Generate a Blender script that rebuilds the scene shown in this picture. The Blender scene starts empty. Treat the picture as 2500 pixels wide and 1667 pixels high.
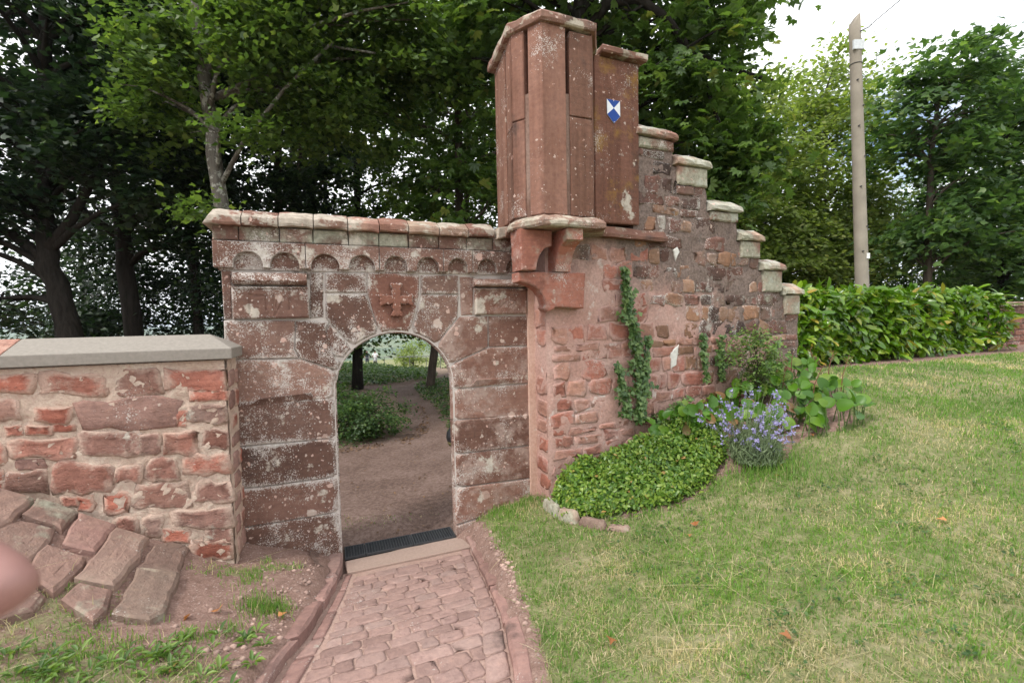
import bpy, bmesh, math, random
import numpy as np
from mathutils import Vector, Matrix, noise
from mathutils.geometry import delaunay_2d_cdt

# ------------------------------------------------------------------ camera, sky, sun, exposure
scene = bpy.context.scene
COL = scene.collection
cam_data = bpy.data.cameras.new('camera')
cam = bpy.data.objects.new('camera', cam_data)
COL.objects.link(cam)
cam_data.sensor_width = 36.0
cam_data.lens = 16.0
cam_data.clip_start = .02
cam_data.clip_end = 20000
PITCH, ROLL = math.atan(52 / 1111), .02
_F = Vector((0, math.cos(PITCH), -math.sin(PITCH)))
_R0, _U0 = Vector((1, 0, 0)), Vector((0, math.sin(PITCH), math.cos(PITCH)))
_R = _R0 * math.cos(ROLL) - _U0 * math.sin(ROLL)
_U = _U0 * math.cos(ROLL) + _R0 * math.sin(ROLL)
cam.matrix_world = Matrix(((_R.x, _U.x, -_F.x, 0), (_R.y, _U.y, -_F.y, 0), (_R.z, _U.z, -_F.z, 2.25), (0, 0, 0, 1)))
cam_data.dof.use_dof = True
cam_data.dof.focus_distance = 5.0
cam_data.dof.aperture_fstop = 2.4
scene.camera = cam

SUN_EL, SUN_AZ = math.radians(52), math.radians(232)      # azimuth clockwise from +Y: behind and left of the camera
world = bpy.data.worlds.new('World')
scene.world = world
world.use_nodes = True
wn, wl = world.node_tree.nodes, world.node_tree.links
wn.clear()
w_out = wn.new('ShaderNodeOutputWorld'); w_bg = wn.new('ShaderNodeBackground')
sky = wn.new('ShaderNodeTexSky'); sky.sky_type = 'NISHITA'; sky.sun_disc = False
sky.sun_elevation = SUN_EL; sky.sun_rotation = SUN_AZ; sky.altitude = 300
w_tc = wn.new('ShaderNodeTexCoord'); w_map = wn.new('ShaderNodeMapping'); w_map.inputs['Scale'].default_value = (1, 1, 2.2)
w_map.inputs['Location'].default_value = (.35, .1, 0)
w_no = wn.new('ShaderNodeTexNoise'); w_no.inputs['Scale'].default_value = 1.5; w_no.inputs['Detail'].default_value = 7; w_no.inputs['Roughness'].default_value = .55
w_ra = wn.new('ShaderNodeValToRGB'); w_ra.color_ramp.elements[0].position = .33; w_ra.color_ramp.elements[1].position = .45
w_mx = wn.new('ShaderNodeMix'); w_mx.data_type = 'RGBA'
w_mx.inputs[7].default_value = (13.0, 13.2, 13.5, 1)
wl.new(w_tc.outputs['Generated'], w_map.inputs[0]); wl.new(w_map.outputs[0], w_no.inputs['Vector'])
wl.new(w_no.outputs['Fac'], w_ra.inputs[0]); wl.new(w_ra.outputs[0], w_mx.inputs[0])
wl.new(sky.outputs[0], w_mx.inputs[6]); wl.new(w_mx.outputs[2], w_bg.inputs[0]); wl.new(w_bg.outputs[0], w_out.inputs[0])
w_bg.inputs[1].default_value = .077
sun_d = bpy.data.lights.new('sun', 'SUN'); sun_d.energy = 1.5; sun_d.angle = math.radians(10); sun_d.color = (1, .955, .89)
sun = bpy.data.objects.new('sun', sun_d); COL.objects.link(sun)
_sd = Vector((math.sin(SUN_AZ) * math.cos(SUN_EL), math.cos(SUN_AZ) * math.cos(SUN_EL), math.sin(SUN_EL)))
sun.rotation_euler = _sd.to_track_quat('Z', 'Y').to_euler()
scene.view_settings.view_transform = 'Standard'
scene.view_settings.look = 'None'
scene.view_settings.gamma = 1
scene.view_settings.use_curve_mapping = False
scene.view_settings.exposure = 1.0

random.seed(7)
rng = np.random.default_rng(7)

BLOCKS = {'sliver': [(-0.877, 2.72), (-0.804, 2.721), (-0.817, 2.309), (-0.875, 2.305)], 'panelL': [(-0.8, 2.708), (-0.196, 2.7), (-0.21, 2.303), (-0.813, 2.309)], 'besideL': [(-0.186, 2.724), (-0.073, 2.723), (-0.088, 2.308), (-0.201, 2.301)], 'overVL': [(-0.063, 2.723), (0.303, 2.728), (0.301, 2.539), (-0.063, 2.537)], 'key': [(0.315, 2.731), (0.803, 2.718), (0.797, 2.526), (0.702, 2.156, 1), (0.552, 2.198, 1), (0.4, 2.18, 1), (0.305, 2.532)], 'overVR': [(0.818, 2.711), (1.198, 2.715), (1.197, 2.527), (0.816, 2.529)], 'besideR': [(1.218, 2.702), (1.365, 2.702), (1.345, 2.314), (1.221, 2.31)], 'panelR': [(1.371, 2.665), (1.951, 2.613), (1.941, 2.308), (1.359, 2.32)], 'V1': [(-0.057, 2.526), (0.297, 2.527), (0.394, 2.18, 1), (0.164, 2.023, 1), (-0.033, 2.256), (-0.072, 2.308)], 'V2': [(-0.041, 2.245), (0.154, 2.016, 1), (0.029, 1.927, 1), (-0.135, 2.043)], 'C1b': [(-0.318, 2.283), (-0.049, 2.271), (-0.047, 2.249), (-0.148, 2.036), (0.022, 1.915, 1), (-0.011, 1.819, 1), (-0.298, 1.946), (-0.333, 2.03)], 'C1': [(-0.877, 2.298), (-0.328, 2.286), (-0.343, 2.03), (-0.31, 1.946), (-0.822, 1.958), (-0.886, 1.962)], 'C2': [(-0.886, 1.956), (-0.302, 1.935), (-0.012, 1.809, 1), (-0.007, 1.554, 1), (-0.732, 1.564), (-0.903, 1.561)], 'V4': [(0.816, 2.519), (1.2, 2.52), (1.182, 2.287), (0.959, 2.019, 1), (0.706, 2.156, 1)], 'V5': [(1.21, 2.295), (1.506, 2.295), (1.502, 1.972), (1.079, 1.807, 1), (0.965, 2.01, 1), (1.187, 2.274)], 'R1': [(1.52, 2.295), (1.995, 2.291), (1.985, 1.966), (1.516, 1.975)], 'R2': [(1.082, 1.794, 1), (1.509, 1.965), (1.988, 1.956), (1.98, 1.56), (1.122, 1.561, 1)], 'R3': [(1.113, 1.553, 1), (1.98, 1.55), (1.973, 1.2), (1.08, 1.237, 1)], 'C3': [(-0.889, 1.609), (-0.001, 1.549, 1), (0.0, 1.182, 1), (-0.736, 1.196), (-0.907, 1.203)], 'C4': [(-0.907, 1.196), (-0.736, 1.19), (-0.0, 1.173, 1), (0.001, 0.815, 1), (-0.626, 0.818), (-0.922, 0.836)], 'C5': [(-0.923, 0.829), (-0.626, 0.81), (0.001, 0.807, 1), (-0.003, 0.479, 1), (-0.766, 0.477), (-0.937, 0.481)], 'C6': [(-0.938, 0.474), (-0.766, 0.47), (-0.004, 0.471, 1), (-0.011, 0.05, 1), (-0.953, 0.111)], 'R4': [(1.115, 1.225, 1), (1.974, 1.219), (1.967, 0.872), (1.11, 0.881, 1)], 'R5': [(1.105, 0.873, 1), (1.967, 0.862), (1.96, 0.502), (1.101, 0.531, 1)], 'R6': [(1.096, 0.523, 1), (1.96, 0.492), (1.965, 0.247), (1.099, 0.136, 1)], 'R7': [(1.099, 0.127, 1), (1.965, 0.222), (1.952, -0.443), (1.107, -0.301, 1)]}
NOTCH = {'L': [(-0.722, 1.545), (-0.632, 1.602), (-0.22, 1.627), (-0.204, 1.566)], 'R': [(1.289, 1.566), (1.359, 1.638), (1.747, 1.629), (1.801, 1.586)]}
CAPJ = [-0.699, -0.42, -0.141, 0.147, 0.425, 0.694, 0.992, 1.289, 1.567]
FRZJ = [-0.732, -0.421, -0.149, 0.15, 0.423, 0.699, 0.998, 1.286, 1.57]
ARCS = [(-0.78, -0.554), (-0.5, -0.267), (-0.174, 0.065), (0.148, 0.38), (0.463, 0.682), (0.771, 0.99), (1.081, 1.286), (1.391, 1.603), (1.704, 1.881)]
ARCTOP = [(-0.66, 2.88), (1.181, 2.884)]
CROSS = [(0.573, 2.631), (0.701, 2.372), (0.406, 2.465), (0.734, 2.464), (0.578, 2.312)]
MOULD = {'L': [(-0.782, 2.664), (-0.208, 2.673), (-0.21, 2.597), (-0.781, 2.598), (-0.776, 2.578), (-0.218, 2.562)], 'R': [(1.348, 2.665), (1.812, 2.658), (1.802, 2.6), (1.4, 2.58)]}
ENGL = [[(-0.671, 2.52), (-0.672, 2.344)], [(-0.671, 2.509), (-0.546, 2.504)], [(-0.544, 2.499), (-0.548, 2.383)], [(-0.485, 2.504), (-0.492, 2.383)], [(-0.454, 2.504), (-0.482, 2.335)], [(-0.398, 2.504), (-0.479, 2.335)], [(-0.359, 2.5), (-0.366, 2.382)]]
ENGR = [[(1.628, 2.452), (1.566, 2.395)], [(1.7, 2.502), (1.632, 2.444)], [(1.72, 2.452), (1.636, 2.386)], [(1.799, 2.502), (1.743, 2.447)], [(1.825, 2.46), (1.733, 2.386)]]
LWST = [[(-1.437, 1.961), (-1.18, 1.945), (-1.188, 1.806), (-1.445, 1.825)], [(-1.143, 1.93), (-0.774, 1.908), (-0.781, 1.764), (-1.15, 1.791)], [(-0.71, 1.932), (-0.444, 1.916), (-0.451, 1.746), (-0.718, 1.766)], [(-0.405, 1.927), (-0.027, 1.906), (-0.033, 1.749), (-0.412, 1.776)], [(-0.252, 1.746), (-0.013, 1.729), (-0.016, 1.658), (-0.255, 1.677)], [(-1.424, 1.767), (-1.276, 1.755), (-1.282, 1.633), (-1.431, 1.646)], [(-1.174, 1.705), (-0.993, 1.69), (-1.0, 1.572), (-1.18, 1.59)], [(-0.945, 1.737), (-0.346, 1.69), (-0.356, 1.465), (-0.955, 1.525)], [(-0.342, 1.608), (-0.294, 1.604), (-0.299, 1.477), (-0.347, 1.482)], [(-0.265, 1.638), (-0.015, 1.617), (-0.021, 1.487), (-0.27, 1.511)], [(-1.35, 1.574), (-1.276, 1.566), (-1.278, 1.517), (-1.352, 1.525)], [(-1.238, 1.574), (-1.118, 1.562), (-1.121, 1.5), (-1.241, 1.513)], [(-1.092, 1.564), (-0.981, 1.554), (-0.983, 1.511), (-1.094, 1.523)], [(-1.323, 1.505), (-0.978, 1.468), (-0.987, 1.299), (-1.331, 1.342)], [(-0.931, 1.489), (-0.602, 1.454), (-0.61, 1.278), (-0.939, 1.318)], [(-0.585, 1.444), (-0.487, 1.433), (-0.493, 1.291), (-0.592, 1.302)], [(-0.446, 1.447), (-0.216, 1.423), (-0.223, 1.249), (-0.454, 1.277)], [(-0.178, 1.438), (-0.007, 1.42), (-0.014, 1.271), (-0.184, 1.291)], [(-1.465, 1.464), (-1.368, 1.453), (-1.376, 1.306), (-1.473, 1.319)], [(-1.307, 1.327), (-1.163, 1.309), (-1.165, 1.262), (-1.31, 1.281)], [(-1.373, 1.265), (-1.16, 1.236), (-1.169, 1.077), (-1.381, 1.109)], [(-1.106, 1.288), (-0.779, 1.246), (-0.789, 1.046), (-1.116, 1.095)], [(-0.752, 1.225), (-0.611, 1.207), (-0.617, 1.074), (-0.758, 1.094)], [(-0.552, 1.235), (-0.367, 1.212), (-0.374, 1.058), (-0.559, 1.084)], [(-0.313, 1.242), (-0.013, 1.205), (-0.02, 1.055), (-0.32, 1.096)], [(-0.632, 1.064), (-0.3, 1.016), (-0.309, 0.827), (-0.641, 0.881)], [(-0.245, 1.039), (-0.009, 1.006), (-0.016, 0.827), (-0.253, 0.864)], [(-1.073, 1.037), (-0.994, 1.025), (-0.997, 0.965), (-1.076, 0.978)], [(-0.981, 1.031), (-0.9, 1.019), (-0.906, 0.907), (-0.986, 0.92)], [(-0.838, 1.027), (-0.678, 1.003), (-0.685, 0.862), (-0.845, 0.888)], [(-0.594, 0.81), (-0.484, 0.792), (-0.491, 0.638), (-0.601, 0.658)], [(-0.407, 0.834), (-0.011, 0.769), (-0.016, 0.636), (-0.413, 0.706)], [(-0.785, 0.843), (-0.644, 0.819), (-0.65, 0.694), (-0.791, 0.72)], [(-0.207, 0.661), (-0.017, 0.627), (-0.023, 0.484), (-0.213, 0.521)], [(-1.475, 1.287), (-1.39, 1.275), (-1.398, 1.137), (-1.482, 1.149)], [(-0.489, 0.692), (-0.308, 0.66), (-0.313, 0.549), (-0.494, 0.584)], [(-0.313, 0.558), (-0.03, 0.505), (-0.036, 0.353), (-0.32, 0.41)]]
RWCAPS = [[(1.142, 4.451), (1.631, 4.291)], [(1.662, 4.163), (2.173, 4.048)], [(2.173, 3.715), (2.676, 3.53)], [(2.661, 3.347), (3.075, 3.206)], [(3.046, 2.968), (3.517, 2.841)], [(3.452, 2.657), (3.837, 2.532)]]
RWEND = [(3.652, 1.503), (3.537, 2.612)]
LEDGE = [(0.699, 3.214), (1.498, 3.138)]
FLANK = [(0.572, 5.121), (1.147, 5.058), (1.144, 3.288), (0.59, 3.322)]
SHIELD = [(0.733, 4.561), (0.901, 4.566), (0.904, 4.405), (0.825, 4.324), (0.747, 4.372)]
IVY = [[(0.921, 2.801), (0.948, 2.587), (0.957, 2.299), (1.061, 2.103), (1.088, 1.759), (1.146, 1.509), (1.113, 1.214)], [(1.23, 2.049), (1.209, 1.802), (1.176, 1.507), (1.143, 1.211)], [(0.812, 1.774), (0.868, 1.578), (0.935, 1.28)], [(2.034, 2.05), (2.054, 1.813), (2.089, 1.599)], [(2.336, 2.014), (2.337, 1.8), (2.337, 1.584)], [(3.336, 1.925), (3.256, 1.757), (3.096, 1.538)], [(1.123, 2.37), (1.104, 2.175)]]
WHITE = [(1.606, 1.833), (1.737, 1.93), (1.697, 1.675), (1.618, 1.654)]
#2
KL = [[(0.005, 0.05), (-0.006, -0.202), (-0.086, -0.666), (-0.133, -0.886), (-0.205, -1.196), (-0.264, -1.449), (-0.339, -1.595), (-0.4, -1.838), (-0.447, -2.043)], [(-0.127, 0.048), (-0.163, -0.186), (-0.214, -0.577), (-0.238, -0.816), (-0.31, -1.129), (-0.363, -1.405), (-0.429, -1.593), (-0.492, -1.784), (-0.549, -1.99)]]
KR = [[(1.191, -0.139), (1.12, -0.568), (1.014, -1.3), (0.92, -1.847), (0.795, -2.326), (0.756, -2.452), (0.694, -2.658)], [(1.193, 0.079), (1.292, -0.185), (1.162, -1.122), (0.999, -1.942), (0.911, -2.329), (0.85, -2.501), (0.783, -2.704)]]
GL = [(0.073, -0.372), (0.013, -0.684), (-0.038, -0.95), (-0.1, -1.264), (-0.153, -1.518), (-0.213, -1.724), (-0.265, -1.918), (-0.316, -2.11)]
GL0 = [(-0.0, -0.258), (-0.069, -0.677), (-0.115, -0.899), (-0.189, -1.207), (-0.248, -1.459), (-0.319, -1.607), (-0.378, -1.851), (-0.427, -2.053)]
GR = [(1.079, -0.215), (0.917, -1.162), (0.795, -1.766), (0.661, -2.254), (0.625, -2.384), (0.564, -2.592)]
GRATE = [(0.013, 0.211), (1.112, 0.19), (0.018, -0.04), (1.079, 0.005)]
GRATEJ = [0.21, 0.665]
SLABF = [(0.048, -0.256), (1.164, -0.245)]
RAMP_W = [0.0, 0.2, 0.4, 0.6, 0.8, 1.0, 1.2, 1.4, 1.6, 1.8, 2.0, 2.2, 2.4, 2.6, 2.8, 3.0, 3.2, 3.4, 3.6, 3.8, 4.0, 4.2, 4.4, 4.6, 4.8, 5.0, 5.2, 5.4, 5.6, 5.8]
RAMP_L = [-0.134, -0.165, -0.191, -0.216, -0.236, -0.28, -0.324, -0.362, -0.431, -0.496, -0.549, -0.549, -0.549, -0.549, -0.549, -0.549, -0.549, -0.549, -0.549, -0.549, -0.549, -0.549, -0.549, -0.549, -0.549, -0.549, -0.549, -0.549, -0.549, -0.549]
RAMP_R = [1.223, 1.29, 1.262, 1.234, 1.207, 1.179, 1.146, 1.107, 1.067, 1.027, 0.986, 0.94, 0.886, 0.817, 0.783, 0.783, 0.783, 0.783, 0.783, 0.783, 0.783, 0.783, 0.783, 0.783, 0.783, 0.783, 0.783, 0.783, 0.783, 0.783]
SLABS = [[(-3.62, 3.05), (-3.37, 3.13), (-3.24, 2.88), (-3.24, 2.71)], [(-3.36, 3.16), (-3.17, 3.24), (-3.05, 2.99), (-3.11, 3.0), (-3.25, 2.95)], [(-3.15, 3.23), (-2.95, 3.3), (-2.8, 2.96), (-2.95, 2.9)], [(-3.24, 2.93), (-3.09, 2.99), (-3.03, 2.91), (-2.94, 2.68), (-3.04, 2.55), (-3.23, 2.71)], [(-3.0, 2.84), (-2.8, 2.89), (-2.75, 2.82), (-2.67, 2.56), (-2.88, 2.6), (-2.93, 2.68)], [(-2.93, 3.27), (-2.76, 3.35), (-2.64, 3.11), (-2.51, 2.76), (-2.69, 2.71), (-2.82, 3.03)], [(-2.7, 3.33), (-2.65, 3.65), (-2.39, 3.14), (-2.58, 3.04)], [(-2.65, 2.7), (-2.49, 2.74), (-2.38, 2.57), (-2.35, 2.45), (-2.61, 2.54)], [(-2.56, 3.01), (-2.38, 3.14), (-2.12, 2.66), (-2.14, 2.56), (-2.33, 2.54)], [(-3.02, 2.53), (-2.94, 2.65), (-2.85, 2.58), (-2.69, 2.53), (-2.63, 2.41), (-2.72, 2.26)]]
PATH = [(-0.54, 4.85), (-0.76, 7.36), (-1.12, 8.59), (-2.1, 12.19), (-2.79, 13.77), (-3.4, 15.62), (-3.46, 16.73), (-3.12, 17.29), (-2.59, 18.1), (-2.05, 18.14), (-2.28, 20.17), (-2.85, 19.97), (-3.12, 18.93), (-3.34, 17.74), (-4.13, 17.17), (-5.08, 16.87), (-5.76, 16.72), (-5.56, 16.13), (-4.58, 15.43), (-3.8, 14.43), (-3.16, 12.64), (-2.44, 10.52), (-2.4, 9.55), (-2.62, 9.01), (-3.27, 8.51), (-3.49, 8.17), (-2.33, 4.93), (-1.7, 3.72), (-0.55, 4.51)]
MOUND = [(-7.01, 15.22), (-5.76, 16.72), (-5.08, 16.87), (-4.13, 17.17), (-3.34, 17.74), (-3.12, 18.93), (-3.95, 21.92), (-5.63, 26.99), (-10.06, 44.19), (-14.62, 51.26), (-19.35, 58.11), (-22.58, 59.28), (-10.48, 22.87)]
RPATCH = [(-0.76, 7.36), (-1.12, 8.59), (-2.1, 12.19), (-2.79, 13.77), (-3.4, 15.62), (-3.46, 16.73), (-3.12, 17.29), (-1.77, 17.99), (-0.27, 15.44), (-0.17, 8.69)]
GATE_O = (-1.6452, 4.2201); GATE_A = math.radians(22)
GN = (-math.sin(GATE_A), math.cos(GATE_A)); GD = (math.cos(GATE_A), math.sin(GATE_A))
def gate_xy(u, w): return (GATE_O[0] + u * GD[0] + w * GN[0], GATE_O[1] + u * GD[1] + w * GN[1])
def to_gate(x, y):
    dx, dy = x - GATE_O[0], y - GATE_O[1]
    return dx * GD[0] + dy * GD[1], dx * GN[0] + dy * GN[1]
def ramp_z(w):
    t = np.maximum(0, -np.asarray(w, float) - .22)
    return np.where(t < 1.7, .2 * t, .34 + .13 * (t - 1.7))
_g = lambda u, w, z: gate_xy(u, w) + (z,)
CTRL = [_g(0, 0, 0), _g(.55, 0, 0), _g(1.1, 0, .0), _g(.5, .6, 0), _g(0, .6, 0), _g(1.1, .6, 0), _g(1.3, -.05, .15), _g(1.65, -.05, .26), _g(1.95, -.15, .33),
 _g(-.15, -.03, .09), _g(-.4, -.03, .2), _g(-.77, -.03, .33), (-2.22, 3.58, .31), (-2.7, 3.42, .58), (-3.1, 3.27, .84), (-3.6, 3.08, 1.15), (-4.5, 2.7, 1.3),
 (-2.26, 2.54, .55), (-2.28, 1.93, .68), (-1.64, 2.54, .43), (-1.75, 3.1, .34), (-1.95, 3.6, .3), (-2.9, 2.2, .8),
 (0, 0, .66), (2.1, 1.85, .74), (-2, 0, .78), (2, -3, .8), (-3, -3, .9), (3.5, 3.1, .9), (6, 5, 1.2), (4, 6, 1.38), (10.5, 9.4, 1.4), (14, 8, 1.5), (8, 2, 1.15), (15, 2, 1.45),
 (2.4, 4.0, .77), (.6, 3.4, .42), (.45, 2.4, .5), (.9, 3.9, .42), (.4, 4.4, .34), (1.5, 3.0, .63), (2.6, 5.3, 1.1), (1.6, 4.95, .72), (3.6, 5.9, 1.38), (4.4, 6.8, 1.42), (5.5, 7.4, 1.41), (3.3, 4.6, 1.08),
 _g(-.35, -1.2, .28), _g(1.5, -.6, .27), _g(1.45, -1.2, .36),
 (-1.1, 7, 0), (-1, 9, -.02), (-2, 15, -.02), (-3.5, 20, -.06), (-9, 24, -.02), (-12, 25, .0), (-6, 24, -.4), (-4, 26, -.6), (-7.5, 33, -1.25), (-4, 33, -1.2), (-13, 43, -2.15), (-6, 42, -2),
 (-4, 5.2, .1), (-6, 7, .0), (-8, 12, 0), (-15, 20, -.8), (2, 8, .3), (4, 9, 1.0), (6, 12, 1.3), (10, 14, 1.45), (20, 20, 1.5), (1.5, 12, .2),
 (25, 0, 1.7), (0, -25, 1.6), (-25, 0, 1), (-25, 25, -1.5), (25, 35, .6), (0, 50, -2.8), (-20, 48, -2.6), (20, 50, -1.5), (-8, 3, 1.2), (-8, 6, .2)]
_P = np.array([c[:2] for c in CTRL]); _Z = np.array([c[2] for c in CTRL])
def _k(d2): return np.sqrt(d2 + .12)
_W = np.linalg.solve(_k(((_P[:, None] - _P[None]) ** 2).sum(-1)) - 1e-3 * np.eye(len(_P)), _Z - 1.0)
def rbf(x, y):
    x = np.asarray(x, float); y = np.asarray(y, float); out = np.full(x.shape, 1.0)
    for p, w in zip(_P, _W): out = out + w * _k((x - p[0]) ** 2 + (y - p[1]) ** 2)
    return out
def sstep(a, b, x):
    t = np.clip((x - a) / (b - a), 0, 1); return t * t * (3 - 2 * t)
def ground_z(x, y):
    """height of the ground anywhere: hilltop with a sunk ramp, valley and hills further off"""
    x = np.asarray(x, float); y = np.asarray(y, float)
    z = rbf(x, y)
    u, w = to_gate(x, y)
    lo, hi = ramp_edge(w)
    inside = sstep(lo + .05, lo + .12, u) * (1 - sstep(hi - .11, hi - .04, u)) * (w < -.05) * (w > -6)
    z = np.where(inside > 0, z * (1 - inside) + (ramp_z(w) - .05) * inside, z)
    r = np.hypot(x, y)
    far = -62 * sstep(45, 420, r) + sstep(700, 3200, r) * (88 + 26 * np.sin(np.arctan2(y, x) * 7 + 1.0) + 10 * np.sin(np.arctan2(y, x) * 19))
    return z * (1 - sstep(42, 70, r)) + sstep(42, 70, r) * (-2.5) + far
def ramp_edge(w):
    """kerb outer lines in gate coordinates as functions of w"""
    return np.interp(-w, RAMP_W, RAMP_L), np.interp(-w, RAMP_W, RAMP_R)
# ------------------------------------------------------------------ helpers
def tag(o, label=None, cat=None, group=None, kind=None):
    if label: o['label'] = label
    if cat: o['category'] = cat
    if group: o['group'] = group
    if kind: o['kind'] = kind
    return o

def root(name, loc=(0, 0, 0), rz=0, **kw):
    o = bpy.data.objects.new(name, None); COL.objects.link(o)
    o.location = loc; o.rotation_euler = (0, 0, rz); o.empty_display_size = .1
    return tag(o, **kw)

def link(name, me, parent=None, mat=None):
    o = bpy.data.objects.new(name, me); COL.objects.link(o)
    if parent is not None: o.parent = parent
    if mat is not None and not me.materials: me.materials.append(mat)
    return o

def mesh(name, verts, faces, mat=None, parent=None, smooth=False, edge=None):
    me = bpy.data.meshes.new(name)
    me.from_pydata([tuple(map(float, v)) for v in verts], [], faces)
    if smooth: me.polygons.foreach_set('use_smooth', [True] * len(me.polygons))
    if edge is not None:
        a = me.attributes.new('edge', 'FLOAT', 'POINT'); a.data.foreach_set('value', np.asarray(edge, np.float32))
    me.update()
    return link(name, me, parent, mat)

def np_mesh(name, V, Fc, mat=None, parent=None, rnd=None, smooth=False, extra=None):
    """big mesh from arrays; every face has the same number of corners"""
    me = bpy.data.meshes.new(name)
    V = np.ascontiguousarray(V, np.float32); Fc = np.ascontiguousarray(Fc, np.int32); k = Fc.shape[1]
    me.vertices.add(len(V)); me.vertices.foreach_set('co', V.ravel())
    me.loops.add(Fc.size); me.loops.foreach_set('vertex_index', Fc.ravel())
    me.polygons.add(len(Fc)); me.polygons.foreach_set('loop_start', np.arange(0, Fc.size, k, dtype=np.int32))
    if smooth: me.polygons.foreach_set('use_smooth', np.ones(len(Fc), bool))
    me.update(calc_edges=True)
    if rnd is not None:
        a = me.attributes.new('rnd', 'FLOAT', 'POINT'); a.data.foreach_set('value', np.ascontiguousarray(rnd, np.float32))
    for key, val in (extra or {}).items():
        a = me.attributes.new(key, 'FLOAT', 'POINT'); a.data.foreach_set('value', np.ascontiguousarray(val, np.float32))
    return link(name, me, parent, mat)

class MB:
    """collects shapes for ONE mesh object"""
    def __init__(s): s.v, s.f = [], []
    def add(s, vs, fs):
        b = len(s.v); s.v += [tuple(v) for v in vs]; s.f += [[i + b for i in f] for f in fs]; return s
    def box(s, a, b):
        (x0, y0, z0), (x1, y1, z1) = a, b
        return s.add([(x0, y0, z0), (x1, y0, z0), (x1, y1, z0), (x0, y1, z0), (x0, y0, z1), (x1, y0, z1), (x1, y1, z1), (x0, y1, z1)],
                     [(0, 3, 2, 1), (4, 5, 6, 7), (0, 1, 5, 4), (1, 2, 6, 5), (2, 3, 7, 6), (3, 0, 4, 7)])
    def tube(s, pts, rad, n=8, cap=True):
        pts = [Vector(p) for p in pts]
        if not hasattr(rad, '__len__'): rad = [rad] * len(pts)
        vs, fs = [], []
        ref = Vector((.31, .95, .1))
        for i, p in enumerate(pts):
            d = (pts[min(i + 1, len(pts) - 1)] - pts[max(i - 1, 0)]).normalized()
            a = d.cross(ref)
            if a.length < .05: a = d.cross(Vector((1, 0, .2)))
            a.normalize(); b = d.cross(a)
            for k in range(n):
                t = 2 * math.pi * k / n
                vs.append(p + (a * math.cos(t) + b * math.sin(t)) * rad[i])
        for i in range(len(pts) - 1):
            for k in range(n):
                k2 = (k + 1) % n
                fs.append((i * n + k, i * n + k2, (i + 1) * n + k2, (i + 1) * n + k))
        if cap: fs += [tuple(range(n - 1, -1, -1)), tuple((len(pts) - 1) * n + k for k in range(n))]
        return s.add(vs, fs)
    def build(s, name, mat, parent=None, smooth=False): return mesh(name, s.v, s.f, mat, parent, smooth)

def in_poly(x, y, poly):
    x = np.asarray(x); y = np.asarray(y); c = np.zeros(x.shape, bool); n = len(poly)
    for i in range(n):
        x0, y0 = poly[i][:2]; x1, y1 = poly[(i + 1) % n][:2]
        if y0 == y1: continue
        c ^= ((y0 > y) != (y1 > y)) & (x < (x1 - x0) * (y - y0) / (y1 - y0) + x0)
    return c

def area2(p): return sum(p[i][0] * p[(i + 1) % len(p)][1] - p[(i + 1) % len(p)][0] * p[i][1] for i in range(len(p)))
def ccw(p): return list(p) if area2(p) > 0 else list(reversed(p))

def dense(poly, step, jit, rnd=random):
    out = []
    n = len(poly)
    for i in range(n):
        a, b = poly[i], poly[(i + 1) % n]
        L = math.hypot(b[0] - a[0], b[1] - a[1]); k = max(1, int(L / step))
        for j in range(k):
            t = j / k
            out.append((a[0] + (b[0] - a[0]) * t + rnd.uniform(-jit, jit), a[1] + (b[1] - a[1]) * t + rnd.uniform(-jit, jit)))
    return out

def inset(poly, d):
    n = len(poly); out = []
    for i in range(n):
        a, b, c = poly[i - 1], poly[i], poly[(i + 1) % n]
        e1 = (b[0] - a[0], b[1] - a[1]); e2 = (c[0] - b[0], c[1] - b[1])
        l1 = math.hypot(*e1) or 1; l2 = math.hypot(*e2) or 1
        nx, ny = -e1[1] / l1 - e2[1] / l2, e1[0] / l1 + e2[0] / l2
        l = math.hypot(nx, ny)
        if l < .2: out.append(b); continue
        nx, ny = nx / l, ny / l
        dot = max(.5, nx * -e1[1] / l1 + ny * e1[0] / l1)
        di = d[i] if hasattr(d, '__len__') else d
        out.append((b[0] + nx * di / dot, b[1] + ny * di / dot))
    return out

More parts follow.
